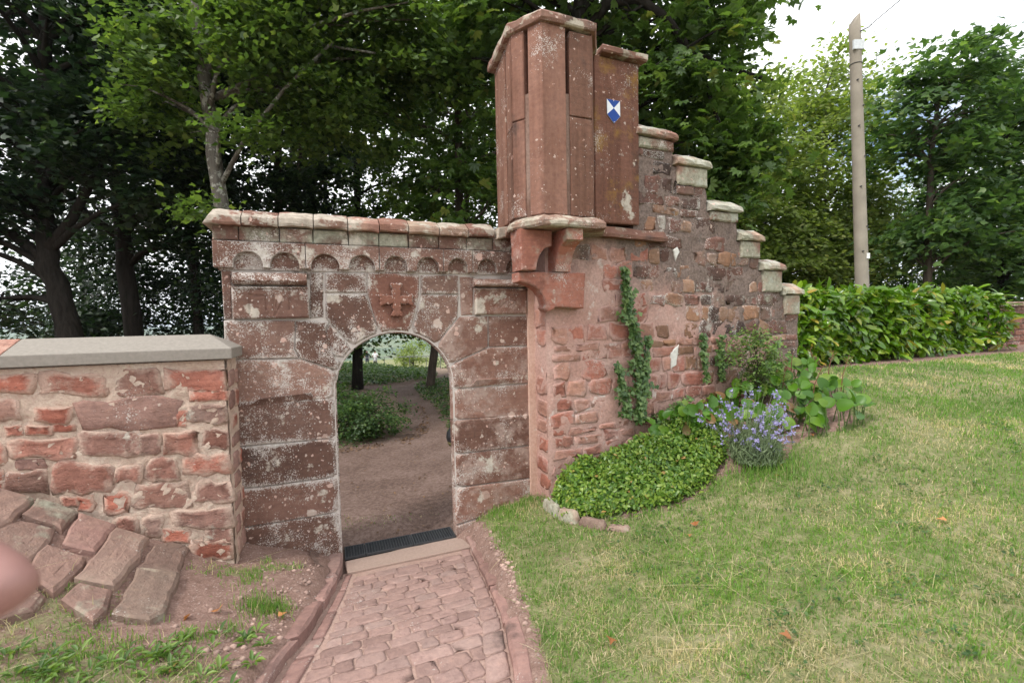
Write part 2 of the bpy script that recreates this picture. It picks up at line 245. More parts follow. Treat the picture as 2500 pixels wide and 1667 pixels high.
def block(name, poly, y0, y1, mat, parent, bev=.012, step=.09, jit=.003, arc=None, frame=None, uneven=.004):
    """dressed stone: polygon (u,z) with front face at y0, back at y1, worn bevelled rim. arc: function saying which rim points take the wide chamfer"""
    p = ccw(poly)
    p = dense(p, step, jit) if step else p
    n = len(p)
    b = [arc(q) if arc else bev for q in p]
    r1 = inset(p, b); r2 = inset(p, [x + .035 for x in b])
    s = 1 if y1 > y0 else -1
    vs = [(u, y1, z) for u, z in p] + [(u, y0 + s * bb, z) for (u, z), bb in zip(p, b)] + [(u, y0 + random.uniform(0, uneven) * s, z) for u, z in r1]
    ed = [1] * (2 * n) + [.92] * n
    fs = [tuple(range(n))]
    for i in range(n):
        j = (i + 1) % n
        fs.append((i, n + i, n + j, j)); fs.append((n + i, 2 * n + i, 2 * n + j, n + j))
    ok = area2(r2) > .25 * area2(p) and min(math.hypot(a[0] - c[0], a[1] - c[1]) for a, c in zip(r2, r2[1:])) > .004
    if ok:
        vs += [(u, y0 + random.uniform(-.5, .5) * uneven * s, z) for u, z in r2]; ed += [.15] * n
        for i in range(n):
            j = (i + 1) % n
            fs.append((2 * n + i, 3 * n + i, 3 * n + j, 2 * n + j))
        fs.append(tuple(range(4 * n - 1, 3 * n - 1, -1)))
    else:
        fs.append(tuple(range(3 * n - 1, 2 * n - 1, -1))); ed[2 * n:] = [.35] * n
    if s < 0: fs = [tuple(reversed(f)) for f in fs]
    if frame: vs = [frame(*v) for v in vs]
    return mesh(name, vs, fs, mat, parent, False, ed)

def rubble(name, quad, mat, parent, fmap, h=.02, n=10, jit=.09, deep=.06, rough=.008):
    """quarry-faced stone: four corners (a,b), rounded uneven outline and bulging face; fmap(a,b,h) gives the point h proud of the face"""
    (a0, b0), (a1, b1), (a2, b2), (a3, b3) = ccw(quad)
    def bil(s, t): return ((a0 * (1 - s) + a1 * s) * (1 - t) + (a3 * (1 - s) + a2 * s) * t, (b0 * (1 - s) + b1 * s) * (1 - t) + (b3 * (1 - s) + b2 * s) * t)
    W = math.hypot(a1 - a0, b1 - b0); H = math.hypot(a3 - a0, b3 - b0); m = min(W, H)
    rim = []
    nl = max(0, min(3, int(round((n - 8) / 2)))) if W > H else 0
    ns = max(0, min(3, int(round((n - 8) / 2)))) if H >= W else 0
    cw, ch = min(.3, .2 * m / W), min(.34, .2 * m / H)
    def jt(x, y): return (x + random.uniform(-1, 1) * jit * m / W * .55, y + random.uniform(-1, 1) * jit * m / H * .55)
    def edge_pts(p, q, k): return [jt(p[0] + (q[0] - p[0]) * (i_ + 1) / (k + 1), p[1] + (q[1] - p[1]) * (i_ + 1) / (k + 1)) for i_ in range(k)]
    c4 = []
    for (x, y, sx_, sy_) in ((0, 0, 1, 1), (1, 0, -1, 1), (1, 1, -1, -1), (0, 1, 1, -1)):
        k1, k2 = random.uniform(.25, 1.1), random.uniform(.25, 1.1)
        pa, pb = jt(x, y + sy_ * ch * k1), jt(x + sx_ * cw * k2, y)
        c4.append((pa, pb) if (x, y) in ((0, 0), (1, 1)) else (pb, pa))
    for q in range(4):
        rim += [c4[q][0], c4[q][1]] + edge_pts(c4[q][1], c4[(q + 1) % 4][0], nl if q % 2 == 0 else ns)
    n = len(rim)
    vs, fs, ed = [], [], []
    for sc, hh, e in ((1.0, -deep, 1), (1.0, h * .35, 1), (1 - min(.22, .016 / m * 2), h, .55), (.5, h * 1.08, 0)):
        for s, t in rim:
            x, y = .5 + (s - .5) * sc, .5 + (t - .5) * sc
            a, b = bil(x, y)
            q = hh + (random.uniform(-rough, rough) if sc < 1 else random.uniform(-.3, .3) * rough if hh > 0 else 0)
            vs.append(fmap(a, b, q)); ed.append(e)
    for r in range(3):
        for i in range(n):
            j = (i + 1) % n
            fs.append((r * n + i, r * n + j, (r + 1) * n + j, (r + 1) * n + i))
    fs.append(tuple(3 * n + i for i in range(n)))
    return mesh(name, vs, fs, mat, parent, True, ed)

def rough_sheet(us, zs, keep, fmap, amp=.012, sc=9., seed=0.):
    """uneven mortar face as a grid"""
    vs, fs, idx = [], [], {}
    for i, u in enumerate(us):
        for j, z in enumerate(zs):
            q = Vector((u * sc + seed, z * sc, seed * .7))
            d = amp * (.7 * noise.noise(q) + .5 * noise.noise(q * 2.7) + .35 * noise.noise(q * 6.1))
            idx[i, j] = len(vs); vs.append(fmap(u, z, d))
    for i in range(len(us) - 1):
        for j in range(len(zs) - 1):
            if keep(.5 * (us[i] + us[i + 1]), .5 * (zs[j] + zs[j + 1])):
                fs.append((idx[i, j], idx[i + 1, j], idx[i + 1, j + 1], idx[i, j + 1]))
    return vs, fs

# ---- shader node helper
class NT:
    def __init__(s, name):
        s.m = bpy.data.materials.new(name); s.m.use_nodes = True
        s.t = s.m.node_tree; s.t.nodes.clear()
        s.out = s.n('ShaderNodeOutputMaterial')
        s._pos = None
    def n(s, typ, **kw):
        x = s.t.nodes.new(typ)
        for k, v in kw.items(): setattr(x, k, v)
        return x
    def l(s, a, b): s.t.links.new(a, b)
    def put(s, sock, v):
        if hasattr(v, 'links') or isinstance(v, bpy.types.NodeSocket): s.l(v, sock)
        elif isinstance(v, (tuple, list)) and len(v) == 3 and sock.type == 'RGBA': sock.default_value = (*v, 1)
        else: sock.default_value = v
    @property
    def pos(s):
        if s._pos is None: s._pos = s.n('ShaderNodeNewGeometry').outputs['Position']
        return s._pos
    def vec(s, scale=(1, 1, 1), v=None, loc=(0, 0, 0)):
        m = s.n('ShaderNodeMapping'); s.l(v or s.pos, m.inputs[0]); m.inputs['Scale'].default_value = scale; m.inputs['Location'].default_value = loc
        return m.outputs[0]
    def noise(s, scale, detail=4, rough=.55, v=None, dist=0):
        x = s.n('ShaderNodeTexNoise'); s.l(v or s.pos, x.inputs['Vector'])
        x.inputs['Scale'].default_value = scale; x.inputs['Detail'].default_value = detail; x.inputs['Roughness'].default_value = rough; x.inputs['Distortion'].default_value = dist
        return x.outputs['Fac']
    def voro(s, scale, v=None, feature='F1', rand=1.):
        x = s.n('ShaderNodeTexVoronoi', feature=feature); s.l(v or s.pos, x.inputs['Vector']); x.inputs['Scale'].default_value = scale
        x.inputs['Randomness'].default_value = rand
        return x
    def ramp(s, fac, stops, interp='LINEAR'):
        x = s.n('ShaderNodeValToRGB'); x.color_ramp.interpolation = interp
        e = x.color_ramp.elements
        while len(e) < len(stops): e.new(.5)
        for el, (p, c) in zip(e, stops):
            el.position = p; el.color = (*c, 1) if hasattr(c, '__len__') else (c, c, c, 1)
        s.l(fac, x.inputs[0]); return x.outputs[0]
    def step(s, fac, a, b):
        x = s.n('ShaderNodeMapRange'); s.put(x.inputs['Value'], fac); x.inputs['From Min'].default_value = a; x.inputs['From Max'].default_value = b
        return x.outputs['Result']
    def mix(s, f, a, b, mode='MIX'):
        x = s.n('ShaderNodeMix', data_type='RGBA', blend_type=mode); s.put(x.inputs[0], f); s.put(x.inputs[6], a); s.put(x.inputs[7], b)
        return x.outputs[2]
    def math(s, op, a, b=0., c=None, clamp=False):
        x = s.n('ShaderNodeMath', operation=op); x.use_clamp = clamp; s.put(x.inputs[0], a); s.put(x.inputs[1], b)
        if c is not None: s.put(x.inputs[2], c)
        return x.outputs[0]
    def attr(s, name): return s.n('ShaderNodeAttribute', attribute_name=name).outputs['Fac']
    @property
    def rand(s): return s.n('ShaderNodeObjectInfo').outputs['Random']
    def bump(s, h, strength=.5, dist=.01, normal=None):
        x = s.n('ShaderNodeBump'); s.l(h, x.inputs['Height']); x.inputs['Strength'].default_value = strength; x.inputs['Distance'].default_value = dist
        if normal: s.l(normal, x.inputs['Normal'])
        return x.outputs[0]
    def principled(s, color, rough=.85, normal=None, spec=.3, **kw):
        x = s.n('ShaderNodeBsdfPrincipled'); s.put(x.inputs['Base Color'], color); s.put(x.inputs['Roughness'], rough)
        x.inputs['Specular IOR Level'].default_value = spec
        if normal: s.l(normal, x.inputs['Normal'])
        for k, v in kw.items(): s.put(x.inputs[k], v)
        s.l(x.outputs[0], s.out.inputs[0]); return x

def plain(name, col, rough=.6, spec=.4, metal=0., bump=0., vary=.12, scale=30):
    t = NT(name)
    f = t.noise(scale, 5)
    c = t.mix(t.ramp(f, [(.3, 0), (.7, 1)]), tuple(x * (1 - vary) for x in col), tuple(min(1, x * (1 + vary)) for x in col))
    t.principled(c, rough, t.bump(f, bump, .004) if bump else None, spec, Metallic=metal)
    return t.m

def stone_mat(name, cols, stain=.5, lichen=.5, disc=.5, speck=.5, rim=.5, green=0., yellow=0., vary=.25, bump=.5, lich_col=(.5, .45, .38), zone=None, bed=.12, streak=0., wedge=.05, wash=0., wash_col=(.6, .36, .3)):
    """weathered sandstone: base tint varies stone by stone; stains, lichen crusts, round lichen discs and specks are wear with shapes of their own"""
    t = NT(name)
    r = t.rand
    n1 = t.noise(3.2, 6, .6); n2 = t.noise(26, 6, .65); n3 = t.noise(120, 3, .6)
    base = t.ramp(t.math('ADD', t.math('MULTIPLY', n1, .55), t.math('MULTIPLY', r, .45)), [(.22, cols[0]), (.42, cols[1]), (.58, cols[2]), (.75, cols[3])])
    base = t.mix(.55, base, t.ramp(n2, [(.3, (.35, .33, .33)), (.5, (.5, .5, .5)), (.72, (.68, .66, .62))]), 'OVERLAY')
    lay = t.noise(1., 3, .5, t.vec((3, 3, 42)))                       # bedding of the sandstone
    base = t.mix(bed, base, t.ramp(lay, [(.35, (.2, .17, .16)), (.65, (.8, .75, .7))]), 'OVERLAY')
    base = t.mix(1, base, t.ramp(t.math('FRACT', t.math('MULTIPLY', r, 7.31)), [(0, (1 - vary,) * 3), (1, (1 + vary * .6,) * 3)]), 'MULTIPLY')
    if wash:
        wm = t.step(t.math('ADD', t.math('ADD', t.math('MULTIPLY', t.noise(2.3, 3, .6), .45), t.math('MULTIPLY', t.noise(9, 8, .74), .6)), t.math('MULTIPLY', t.attr('edge'), wedge)), .63 - .2 * wash, .76 - .2 * wash)
        base = t.mix(t.math('MULTIPLY', wm, .85), base, t.ramp(n2, [(.3, tuple(c * .8 for c in wash_col)), (.7, wash_col)]))
    if stain:
        s1 = t.noise(1.9, 7, .66, t.vec((1, 1, .55)))
        sm = t.math('MULTIPLY', t.step(s1, .64 - .2 * stain, .74 - .12 * stain), .8)
        if zone is not None: sm = t.math('MULTIPLY', sm, zone(t))
        base = t.mix(sm, base, t.ramp(n2, [(.3, (.035, .028, .026)), (.7, (.10, .075, .065))]))
    if streak:                                                         # rain streaks down the face
        sk = t.noise(1., 5, .6, t.vec((7, 7, .45))); sk2 = t.noise(1., 4, .6, t.vec((21, 21, .9), loc=(3, 1, 0)))
        base = t.mix(t.math('MULTIPLY', t.step(t.math('ADD', t.math('MULTIPLY', sk, .7), t.math('MULTIPLY', sk2, .3)), .46, .66), streak), base, t.mix(1, base, (.42, .37, .34), 'MULTIPLY'))
        base = t.mix(t.math('MULTIPLY', t.step(sk2, .56, .72), streak * .5), base, t.mix(1, base, (1.5, 1.4, 1.3), 'MULTIPLY'))
    if green:
        g = t.step(t.noise(2.4, 6, .6, t.vec(loc=(7, 3, 1))), .66 - .25 * green, .74 - .2 * green)
        base = t.mix(t.math('MULTIPLY', g, .8), base, t.ramp(n2, [(.3, (.2, .2, .15)), (.7, (.46, .47, .37))]))
    if yellow:
        g = t.step(t.noise(2.9, 6, .7, t.vec(loc=(1, 8, 4))), .70 - .2 * yellow, .82 - .2 * yellow)
        base = t.mix(t.math('MULTIPLY', g, .6), base, (.30, .17, .035))
    crust = n2
    if lichen:
        a = t.math('ADD', t.noise(3.9, 5, .58, t.vec(loc=(3, 1, 9))), t.math('MULTIPLY', t.noise(45, 4, .7), .16))
        lm = t.step(a, .79 - .22 * lichen, .84 - .22 * lichen)
        base = t.mix(t.math('MULTIPLY', lm, .9), base, t.ramp(t.noise(18, 5, .65), [(.3, tuple(c * .62 for c in lich_col)), (.55, lich_col), (.75, tuple(c * 1.2 for c in lich_col))]))
    if disc:
        wob = t.n('ShaderNodeVectorMath', operation='ADD'); sc = t.n('ShaderNodeVectorMath', operation='SCALE')
        nz = t.n('ShaderNodeTexNoise'); t.l(t.pos, nz.inputs['Vector']); nz.inputs['Scale'].default_value = 30; nz.inputs['Detail'].default_value = 3
        t.l(nz.outputs['Color'], sc.inputs[0]); sc.inputs['Scale'].default_value = .05
        t.l(t.pos, wob.inputs[0]); t.l(sc.outputs[0], wob.inputs[1])
        for scale, th, keep in ((7.0, .34, .86), (13, .30, .78), (24, .3, .72)):
            v = t.voro(scale, wob.outputs[0])
            sep = t.n('ShaderNodeSeparateColor'); t.l(v.outputs['Color'], sep.inputs[0])
            rr = t.math('MULTIPLY_ADD', sep.outputs[2], .6, .55); d = t.step(t.math('DIVIDE', v.outputs['Distance'], rr), th, th - .06)
            k = t.step(sep.outputs[0], keep + .2 - .3 * disc, keep + .21 - .3 * disc)
            d2 = t.math('MULTIPLY', d, k)
            base = t.mix(t.math('MULTIPLY', d2, .85), base, t.mix(sep.outputs[1], (.50, .42, .36), (.55, .36, .30)))
    if speck:
        e = t.math('MULTIPLY', t.math('POWER', t.attr('edge'), 1.4), rim * .30)
        msk = t.math('ADD', t.math('ADD', t.math('MULTIPLY', t.noise(2.6, 5, .65, t.vec(loc=(5, 5, 2))), .8), t.math('MULTIPLY', t.noise(11, 4, .6), .25)), e)
        fine = t.noise(95, 3, .62)
        k = t.step(t.math('ADD', t.math('MULTIPLY', fine, .75), msk), 1.10 - .1 * speck, 1.15 - .1 * speck)
        base = t.mix(t.math('MULTIPLY', k, .7), base, t.ramp(t.noise(31, 2, .5), [(.35, (.42, .38, .34)), (.65, (.64, .61, .57))]))
        v = t.voro(52); sep = t.n('ShaderNodeSeparateColor'); t.l(v.outputs['Color'], sep.inputs[0])
        d = t.math('MULTIPLY', t.step(v.outputs['Distance'], .34, .2), t.step(t.math('ADD', sep.outputs[0], t.math('MULTIPLY', msk, .5)), 1.3 - .15 * speck, 1.32 - .15 * speck))
        base = t.mix(t.math('MULTIPLY', d, .85), base, (.58, .54, .5))
    h = t.math('ADD', t.math('MULTIPLY', n2, .8), t.math('ADD', t.math('MULTIPLY', n3, .25), t.math('MULTIPLY', lay, .35)))
    pit = t.step(t.voro(38).outputs['Distance'], .12, .3)
    h = t.math('ADD', h, t.math('MULTIPLY', pit, .18))
    nb = t.bump(h, bump, .012)
    t.principled(base, .92, nb, .18)
    return t.m

def mortar_mat(name, a, b, white=.3, dark=None, bump=.7, dist=.014):
    t = NT(name)
    n1 = t.noise(2.2, 6, .6); n2 = t.noise(38, 6, .7); n3 = t.noise(160, 3, .7)
    c = t.mix(t.step(n1, .35, .65), a, b)
    c = t.mix(.6, c, t.ramp(n2, [(.28, (.3, .28, .27)), (.5, (.5, .5, .5)), (.72, (.68, .68, .66))]), 'OVERLAY')
    if white: c = t.mix(t.math('MULTIPLY', t.step(t.noise(4.3, 6, .68, t.vec(loc=(2, 4, 6))), .68 - .15 * white, .75 - .15 * white), .7), c, (.68, .62, .57))
    if dark is not None: c = t.mix(dark(t), c, t.ramp(n2, [(.3, (.06, .05, .045)), (.7, (.26, .2, .17))]))
    h = t.math('ADD', t.math('MULTIPLY', n2, .9), t.math('MULTIPLY', n3, .5))
    t.principled(c, .95, t.bump(h, bump, dist), .15)
    return t.m

def leaf_mat(name, stops, rough=.5, trans=.35, tcol=1.5, spec=.4, sat=.95):
    t = NT(name)
    f = t.attr('rnd')
    c = t.ramp(f, stops)
    c = t.mix(1, c, t.ramp(t.noise(1.1, 3, .5), [(.3, (.78, .8, .78)), (.7, (1.18, 1.15, 1.0))]), 'MULTIPLY')
    hs = t.n('ShaderNodeHueSaturation'); hs.inputs['Saturation'].default_value = sat; t.l(c, hs.inputs['Color']); c = hs.outputs[0]
    p = t.n('ShaderNodeBsdfPrincipled'); t.l(c, p.inputs['Base Color']); p.inputs['Roughness'].default_value = rough; p.inputs['Specular IOR Level'].default_value = spec
    if trans:
        tr = t.n('ShaderNodeBsdfTranslucent')
        tc = t.mix(1, c, (tcol * 1.15, tcol * 1.2, tcol * .62), 'MULTIPLY'); t.l(tc, tr.inputs[0])
        ms = t.n('ShaderNodeMixShader'); ms.inputs[0].default_value = trans
        t.l(p.outputs[0], ms.inputs[1]); t.l(tr.outputs[0], ms.inputs[2]); t.l(ms.outputs[0], t.out.inputs[0])
    else: t.l(p.outputs[0], t.out.inputs[0])
    return t.m

def bark_mat(name, a, b, lich=0.):
    t = NT(name)
    n1 = t.noise(1, 6, .65, t.vec((14, 14, 2.2))); n2 = t.noise(22, 5, .6)
    c = t.ramp(n1, [(.3, a), (.7, b)])
    if lich:
        v = t.step(t.noise(8, 6, .7), .62 - .12 * lich, .68 - .12 * lich); c = t.mix(t.math('MULTIPLY', v, .8), c, (.34, .34, .29))
    t.principled(c, .95, t.bump(t.math('ADD', n1, t.math('MULTIPLY', n2, .4)), .8, .03), .1)
    return t.m

# ---- leaves
def T_(v, f): return np.array(v, float), np.array(f, int)
LEAF_OVAL = T_([(0, 0, 0), (.26, .3, .06), (.3, .62, .05), (0, 1, -.08), (-.3, .62, .05), (-.26, .3, .06), (0, .5, -.02)], [(0, 1, 6), (1, 2, 6), (6, 2, 3), (6, 3, 4), (5, 6, 4), (0, 6, 5)])
LEAF_RHOMB = T_([(0, 0, 0), (.34, .45, .09), (0, 1, -.05), (-.34, .45, .09)], [(0, 1, 2), (0, 2, 3)])
LEAF_MAPLE = T_([(0, 0, 0), (.28, .1, .03), (.58, .5, .08), (.27, .52, .03), (.0, 1, -.1), (-.27, .52, .03), (-.58, .5, .08), (-.28, .1, .03)], [(0, 1, 3), (1, 2, 3), (0, 3, 4), (0, 4, 5), (5, 6, 7), (0, 5, 7)])
LEAF_LONG = T_([(0, 0, 0), (.16, .3, .035), (.17, .65, .03), (0, 1, -.1), (-.17, .65, .03), (-.16, .3, .035), (0, .5, 0)], [(0, 1, 6), (1, 2, 6), (6, 2, 3), (6, 3, 4), (5, 6, 4), (0, 6, 5)])
_cv, _cf = [], []
for _a in (-1.25, -.62, 0, .62, 1.25):
    _L = 1 - .22 * abs(_a); _c, _s = math.cos(_a), math.sin(_a); _b = len(_cv)
    for _x, _y, _z in ((0, .04, 0), (.2, .62, .05), (0, 1, -.14), (-.2, .62, .05)): _cv.append((_x * _c + _y * _s * _L, -_x * _s + _y * _c * _L, _z))
    _cf += [(_b, _b + 1, _b + 2), (_b, _b + 2, _b + 3)]
LEAF_CHESTNUT = T_(_cv, _cf)

def orient(N, spin):
    """frames (T,B,N) from normals and spin angles"""
    N = N / np.linalg.norm(N, axis=1, keepdims=True)
    ref = np.where(np.abs(N[:, 2:3]) < .95, np.array([[0, 0, 1.]]), np.array([[1., 0, 0]]))
    T = np.cross(ref, N); T /= np.linalg.norm(T, axis=1, keepdims=True); B = np.cross(N, T)
    c, s = np.cos(spin)[:, None], np.sin(spin)[:, None]
    return T * c + B * s, B * c - T * s, N

def leaf_arrays(P, N, size, tmpl, spin=None, rnd=None):
    v, f = tmpl; n = len(P); k = len(v)
    if spin is None: spin = rng.uniform(0, 2 * np.pi, n)
    T, B, Nn = orient(N, spin)
    V = P[:, None] + size[:, None, None] * (T[:, None] * v[None, :, 0:1] + B[:, None] * v[None, :, 1:2] + Nn[:, None] * v[None, :, 2:3])
    Fc = f[None] + (np.arange(n) * k)[:, None, None]
    if rnd is None: rnd = rng.uniform(0, 1, n)
    return V.reshape(-1, 3), Fc.reshape(-1, f.shape[1]), np.repeat(rnd, k)

def leaves(name, P, N, size, tmpl, mat, parent=None, spin=None, rnd=None):
    V, Fc, r = leaf_arrays(P, N, size, tmpl, spin, rnd)
    return np_mesh(name, V, Fc, mat, parent, r)

def unit(n):
    v = rng.normal(size=(n, 3)); return v / np.linalg.norm(v, axis=1, keepdims=True)
# ------------------------------------------------------------------ materials
RED = [(.095, .055, .043), (.145, .082, .063), (.185, .106, .083), (.235, .147, .117)]
TUR = [(.155, .083, .060), (.19, .10, .071), (.22, .115, .084), (.25, .138, .104)]
FRESH = [(.30, .115, .082), (.38, .14, .098), (.40, .18, .135), (.36, .21, .165)]
DARKR = [(.10, .055, .045), (.19, .08, .06), (.27, .115, .085), (.33, .17, .13)]
PALE = [(.17, .085, .06), (.24, .13, .1), (.32, .21, .16), (.38, .27, .2)]
def low_left(t):          # the left pier is blackened
    s = t.n('ShaderNodeSeparateXYZ'); t.l(t.pos, s.inputs[0])
    return t.math('ADD', t.ramp(t.math('MULTIPLY_ADD', s.outputs[0], .3, .9), [(.28, 1), (.66, .35)]), 0.)
M_gate = stone_mat('gate sandstone', RED, .5, .46, .5, 1.2, .5, zone=low_left)
M_gate_r = stone_mat('gate sandstone pale', [(.14, .075, .057), (.19, .1, .075), (.235, .13, .1), (.28, .175, .14)], .2, .4, .4, .6, .3, wash=.55, wash_col=(.40, .295, .25))
M_key = stone_mat('keystone sandstone', [(.155, .072, .052), (.19, .087, .062), (.21, .1, .072), (.22, .112, .085)], .3, .42, .4, 1.05, .5)
M_cope = stone_mat('coping sandstone', PALE, .55, 1.05, .2, .5, .0, green=.3, lich_col=(.42, .37, .305))
M_frieze = stone_mat('frieze sandstone', RED, .3, .6, .3, .8, .3, green=.72, yellow=.15)
M_corbel = stone_mat('corbel table sandstone', RED, .35, .6, .5, 1.5, .5)
M_gate_core = mortar_mat('gate joint mortar', (.12, .085, .07), (.34, .29, .26), 2.2)
M_tur = stone_mat('turret sandstone', TUR, .16, .12, .05, .35, .35, vary=.1, bump=.4, bed=.05, streak=.6)
M_flank = stone_mat('flank sandstone', [(.135, .066, .045), (.165, .08, .055), (.19, .092, .066), (.215, .11, .08)], .3, .25, .1, .3, .3, streak=.6, yellow=.75, vary=.1)
M_turcap = stone_mat('turret cap sandstone', PALE, .55, .75, .35, .45, .2, green=.35, lich_col=(.46, .41, .33))
M_fresh = stone_mat('red corbel sandstone', [(.28, .12, .088), (.35, .145, .105), (.37, .16, .118), (.34, .175, .135)], .3, .15, .05, .25, .2, vary=.12, green=.15, wash=.3, wash_col=(.40, .27, .23))
M_ledge = stone_mat('ledge sandstone', PALE, .5, .4, .2, .4, .2, green=.5, yellow=.3)
M_lw = stone_mat('rubble wall sandstone', FRESH, .3, .1, .0, .15, .1, vary=.3, bump=1.3, wash=.3, wedge=.22, wash_col=(.52, .375, .30))
M_lw_pink = stone_mat('pink wall stone', [(.26, .13, .10), (.31, .16, .125), (.33, .19, .155), (.3, .2, .165)], .25, .2, .0, .2, .1, vary=.25, bump=1.3, wash=.36, wedge=.22, wash_col=(.52, .39, .315))
M_lw_brown = stone_mat('brown wall stone', [(.22, .105, .08), (.27, .13, .1), (.29, .16, .125), (.29, .18, .145)], .3, .2, .0, .15, .1, vary=.25, bump=1.3, wash=.26, wedge=.2, wash_col=(.50, .37, .30))
M_grey = stone_mat('grey wall stone', [(.22, .13, .11), (.28, .17, .14), (.33, .2, .17), (.33, .22, .18)], .15, .2, .1, .1, .1, bump=.9)
M_lw_mortar = mortar_mat('left wall mortar', (.58, .43, .34), (.66, .525, .43), .12, bump=1.1, dist=.016)
M_concrete = plain('coping concrete', (.255, .23, .20), .9, .15, bump=.35, vary=.1, scale=45)
def rw_dark(t):           # soot and algae on the upper part of the stepped wall, a stain with its own ragged edge
    s = t.n('ShaderNodeSeparateXYZ'); t.l(t.pos, s.inputs[0])
    v = t.math('ADD', t.math('MULTIPLY', s.outputs[2], .30), t.math('MULTIPLY', s.outputs[0], .16))
    v = t.math('ADD', v, t.math('MULTIPLY', t.noise(2.6, 7, .68, t.vec(loc=(3, 2, 8))), .62))
    return t.math('MULTIPLY', t.step(v, 1.25, 1.46), .9)
def rw_stone():
    t_m = stone_mat('stepped wall sandstone', [(.27, .115, .085), (.35, .14, .102), (.37, .2, .155), (.33, .18, .135)], 0, .3, .0, .3, .1, vary=.25, bump=1.1, wash=.52, wedge=.12, wash_col=(.50, .32, .275), yellow=.2, lich_col=(.56, .46, .42))
    return t_m
M_rw = rw_stone()
M_rw_dark = stone_mat('stepped wall dark stone', [(.07, .05, .045), (.13, .075, .06), (.2, .1, .08), (.2, .14, .11)], .65, .4, .1, .9, .3, vary=.35, bump=1.0, green=.1, lich_col=(.36, .33, .29))
M_rw_brown = stone_mat('stepped wall brown stone', [(.18, .10, .07), (.25, .14, .09), (.29, .16, .10), (.27, .17, .12)], .25, .2, .1, .4, .4, vary=.3, bump=.85, yellow=.3, wash=.4, wash_col=(.38, .27, .215))
M_rw_mortar = mortar_mat('stepped wall mortar', (.45, .265, .22), (.50, .335, .29), .6, dark=rw_dark, bump=.9, dist=.014)
M_merlon = stone_mat('merlon stone', PALE, .5, .7, .2, .6, .2, green=1.1, lich_col=(.42, .42, .35))
M_cap_step = stone_mat('merlon cap stone', PALE, .5, .95, .2, .5, .1, green=1.1, lich_col=(.44, .43, .36))
M_cobble = stone_mat('cobble sandstone', [(.25, .165, .145), (.285, .19, .165), (.315, .21, .185), (.31, .22, .195)], .06, .1, .0, .15, .1, vary=.14, bump=.8)
M_kerb = stone_mat('kerb sandstone', [(.23, .14, .12), (.28, .17, .148), (.31, .195, .17), (.3, .2, .175)], .15, .1, .0, .2, .2, vary=.15, bump=.6)
M_joint = mortar_mat('cobble joint sand', (.36, .24, .20), (.42, .295, .25), .1)
M_slab = stone_mat('slope slab stone', [(.17, .115, .095), (.22, .14, .115), (.245, .165, .135), (.27, .2, .16)], .3, .3, .0, .2, .1, vary=.28, bump=1.0, green=.3, lich_col=(.36, .3, .23))
M_iron = plain('drain iron', (.05, .053, .058), .55, .5, .3, bump=.3)
M_pit_shade = plain('drain pit shade', (.01, .01, .01), .9, .1)
M_thresh = plain('threshold concrete', (.32, .235, .195), .9, .15, bump=.3, vary=.12, scale=60)

# ------------------------------------------------------------------ ground
def ground_material():
    t = NT('ground soil and turf')
    z = t.attr('zone')
    n1 = t.noise(1.6, 6, .62); n2 = t.noise(14, 6, .68); n3 = t.noise(70, 4, .7)
    turf = t.ramp(t.math('ADD', t.math('MULTIPLY', n1, .5), t.math('MULTIPLY', n2, .5)), [(.36, (.13, .155, .06)), (.5, (.19, .195, .09)), (.62, (.30, .265, .16))])
    turf = t.mix(.5, turf, t.ramp(n3, [(.3, (.3, .3, .28)), (.7, (.7, .7, .68))]), 'OVERLAY')
    soil = t.ramp(t.math('ADD', t.math('MULTIPLY', n2, .5), t.math('MULTIPLY', n3, .5)), [(.36, (.16, .10, .08)), (.5, (.25, .16, .13)), (.63, (.34, .235, .195))])
    v = t.voro(55); sp = t.n('ShaderNodeSeparateColor'); t.l(v.outputs['Color'], sp.inputs[0])
    peb = t.math('MULTIPLY', t.step(v.outputs['Distance'], .4, .3), t.step(sp.outputs[0], .72, .76))
    soil = t.mix(t.math('MULTIPLY', peb, .75), soil, t.mix(sp.outputs[1], (.33, .21, .18), (.5, .42, .38)))
    m = t.step(t.math('ADD', z, t.math('MULTIPLY', t.math('SUBTRACT', n2, .5), .9)), .42, .6)
    near = t.mix(m, soil, turf)
    far = t.ramp(t.noise(.006, 5, .6), [(.4, (.05, .085, .035)), (.5, (.09, .13, .05)), (.62, (.16, .17, .08))])
    c = t.mix(t.attr('far'), near, far)
    t.principled(c, .95, t.bump(t.math('ADD', t.math('ADD', n3, n2), t.math('MULTIPLY', peb, .5)), .7, .02), .15)
    return t.m

def bed_w(u): return -.33
BED = [(.36, 4.67), (.33, 4.56), (.47, 4.16), (.75, 4.12), (1.08, 4.06), (1.47, 3.98), (2.06, 4.3), (2.57, 4.28), (2.8, 4.5), (3.5, 4.62), (3.9, 5.3), (4.05, 6.3), (2, 5.5)]
RW_O = (.3596, 4.6741); RW_A = math.radians(23)
def rw_xy(u, w): return RW_O[0] + u * math.cos(RW_A) - w * math.sin(RW_A), RW_O[1] + u * math.sin(RW_A) + w * math.cos(RW_A)
def to_rw(x, y):
    dx, dy = x - RW_O[0], y - RW_O[1]
    return dx * math.cos(RW_A) + dy * math.sin(RW_A), -dx * math.sin(RW_A) + dy * math.cos(RW_A)
LW_O = (-2.2674, 3.6089); LW_A = math.radians(20)
def to_lw(x, y):
    dx, dy = x - LW_O[0], y - LW_O[1]
    return dx * math.cos(LW_A) + dy * math.sin(LW_A), -dx * math.sin(LW_A) + dy * math.cos(LW_A)

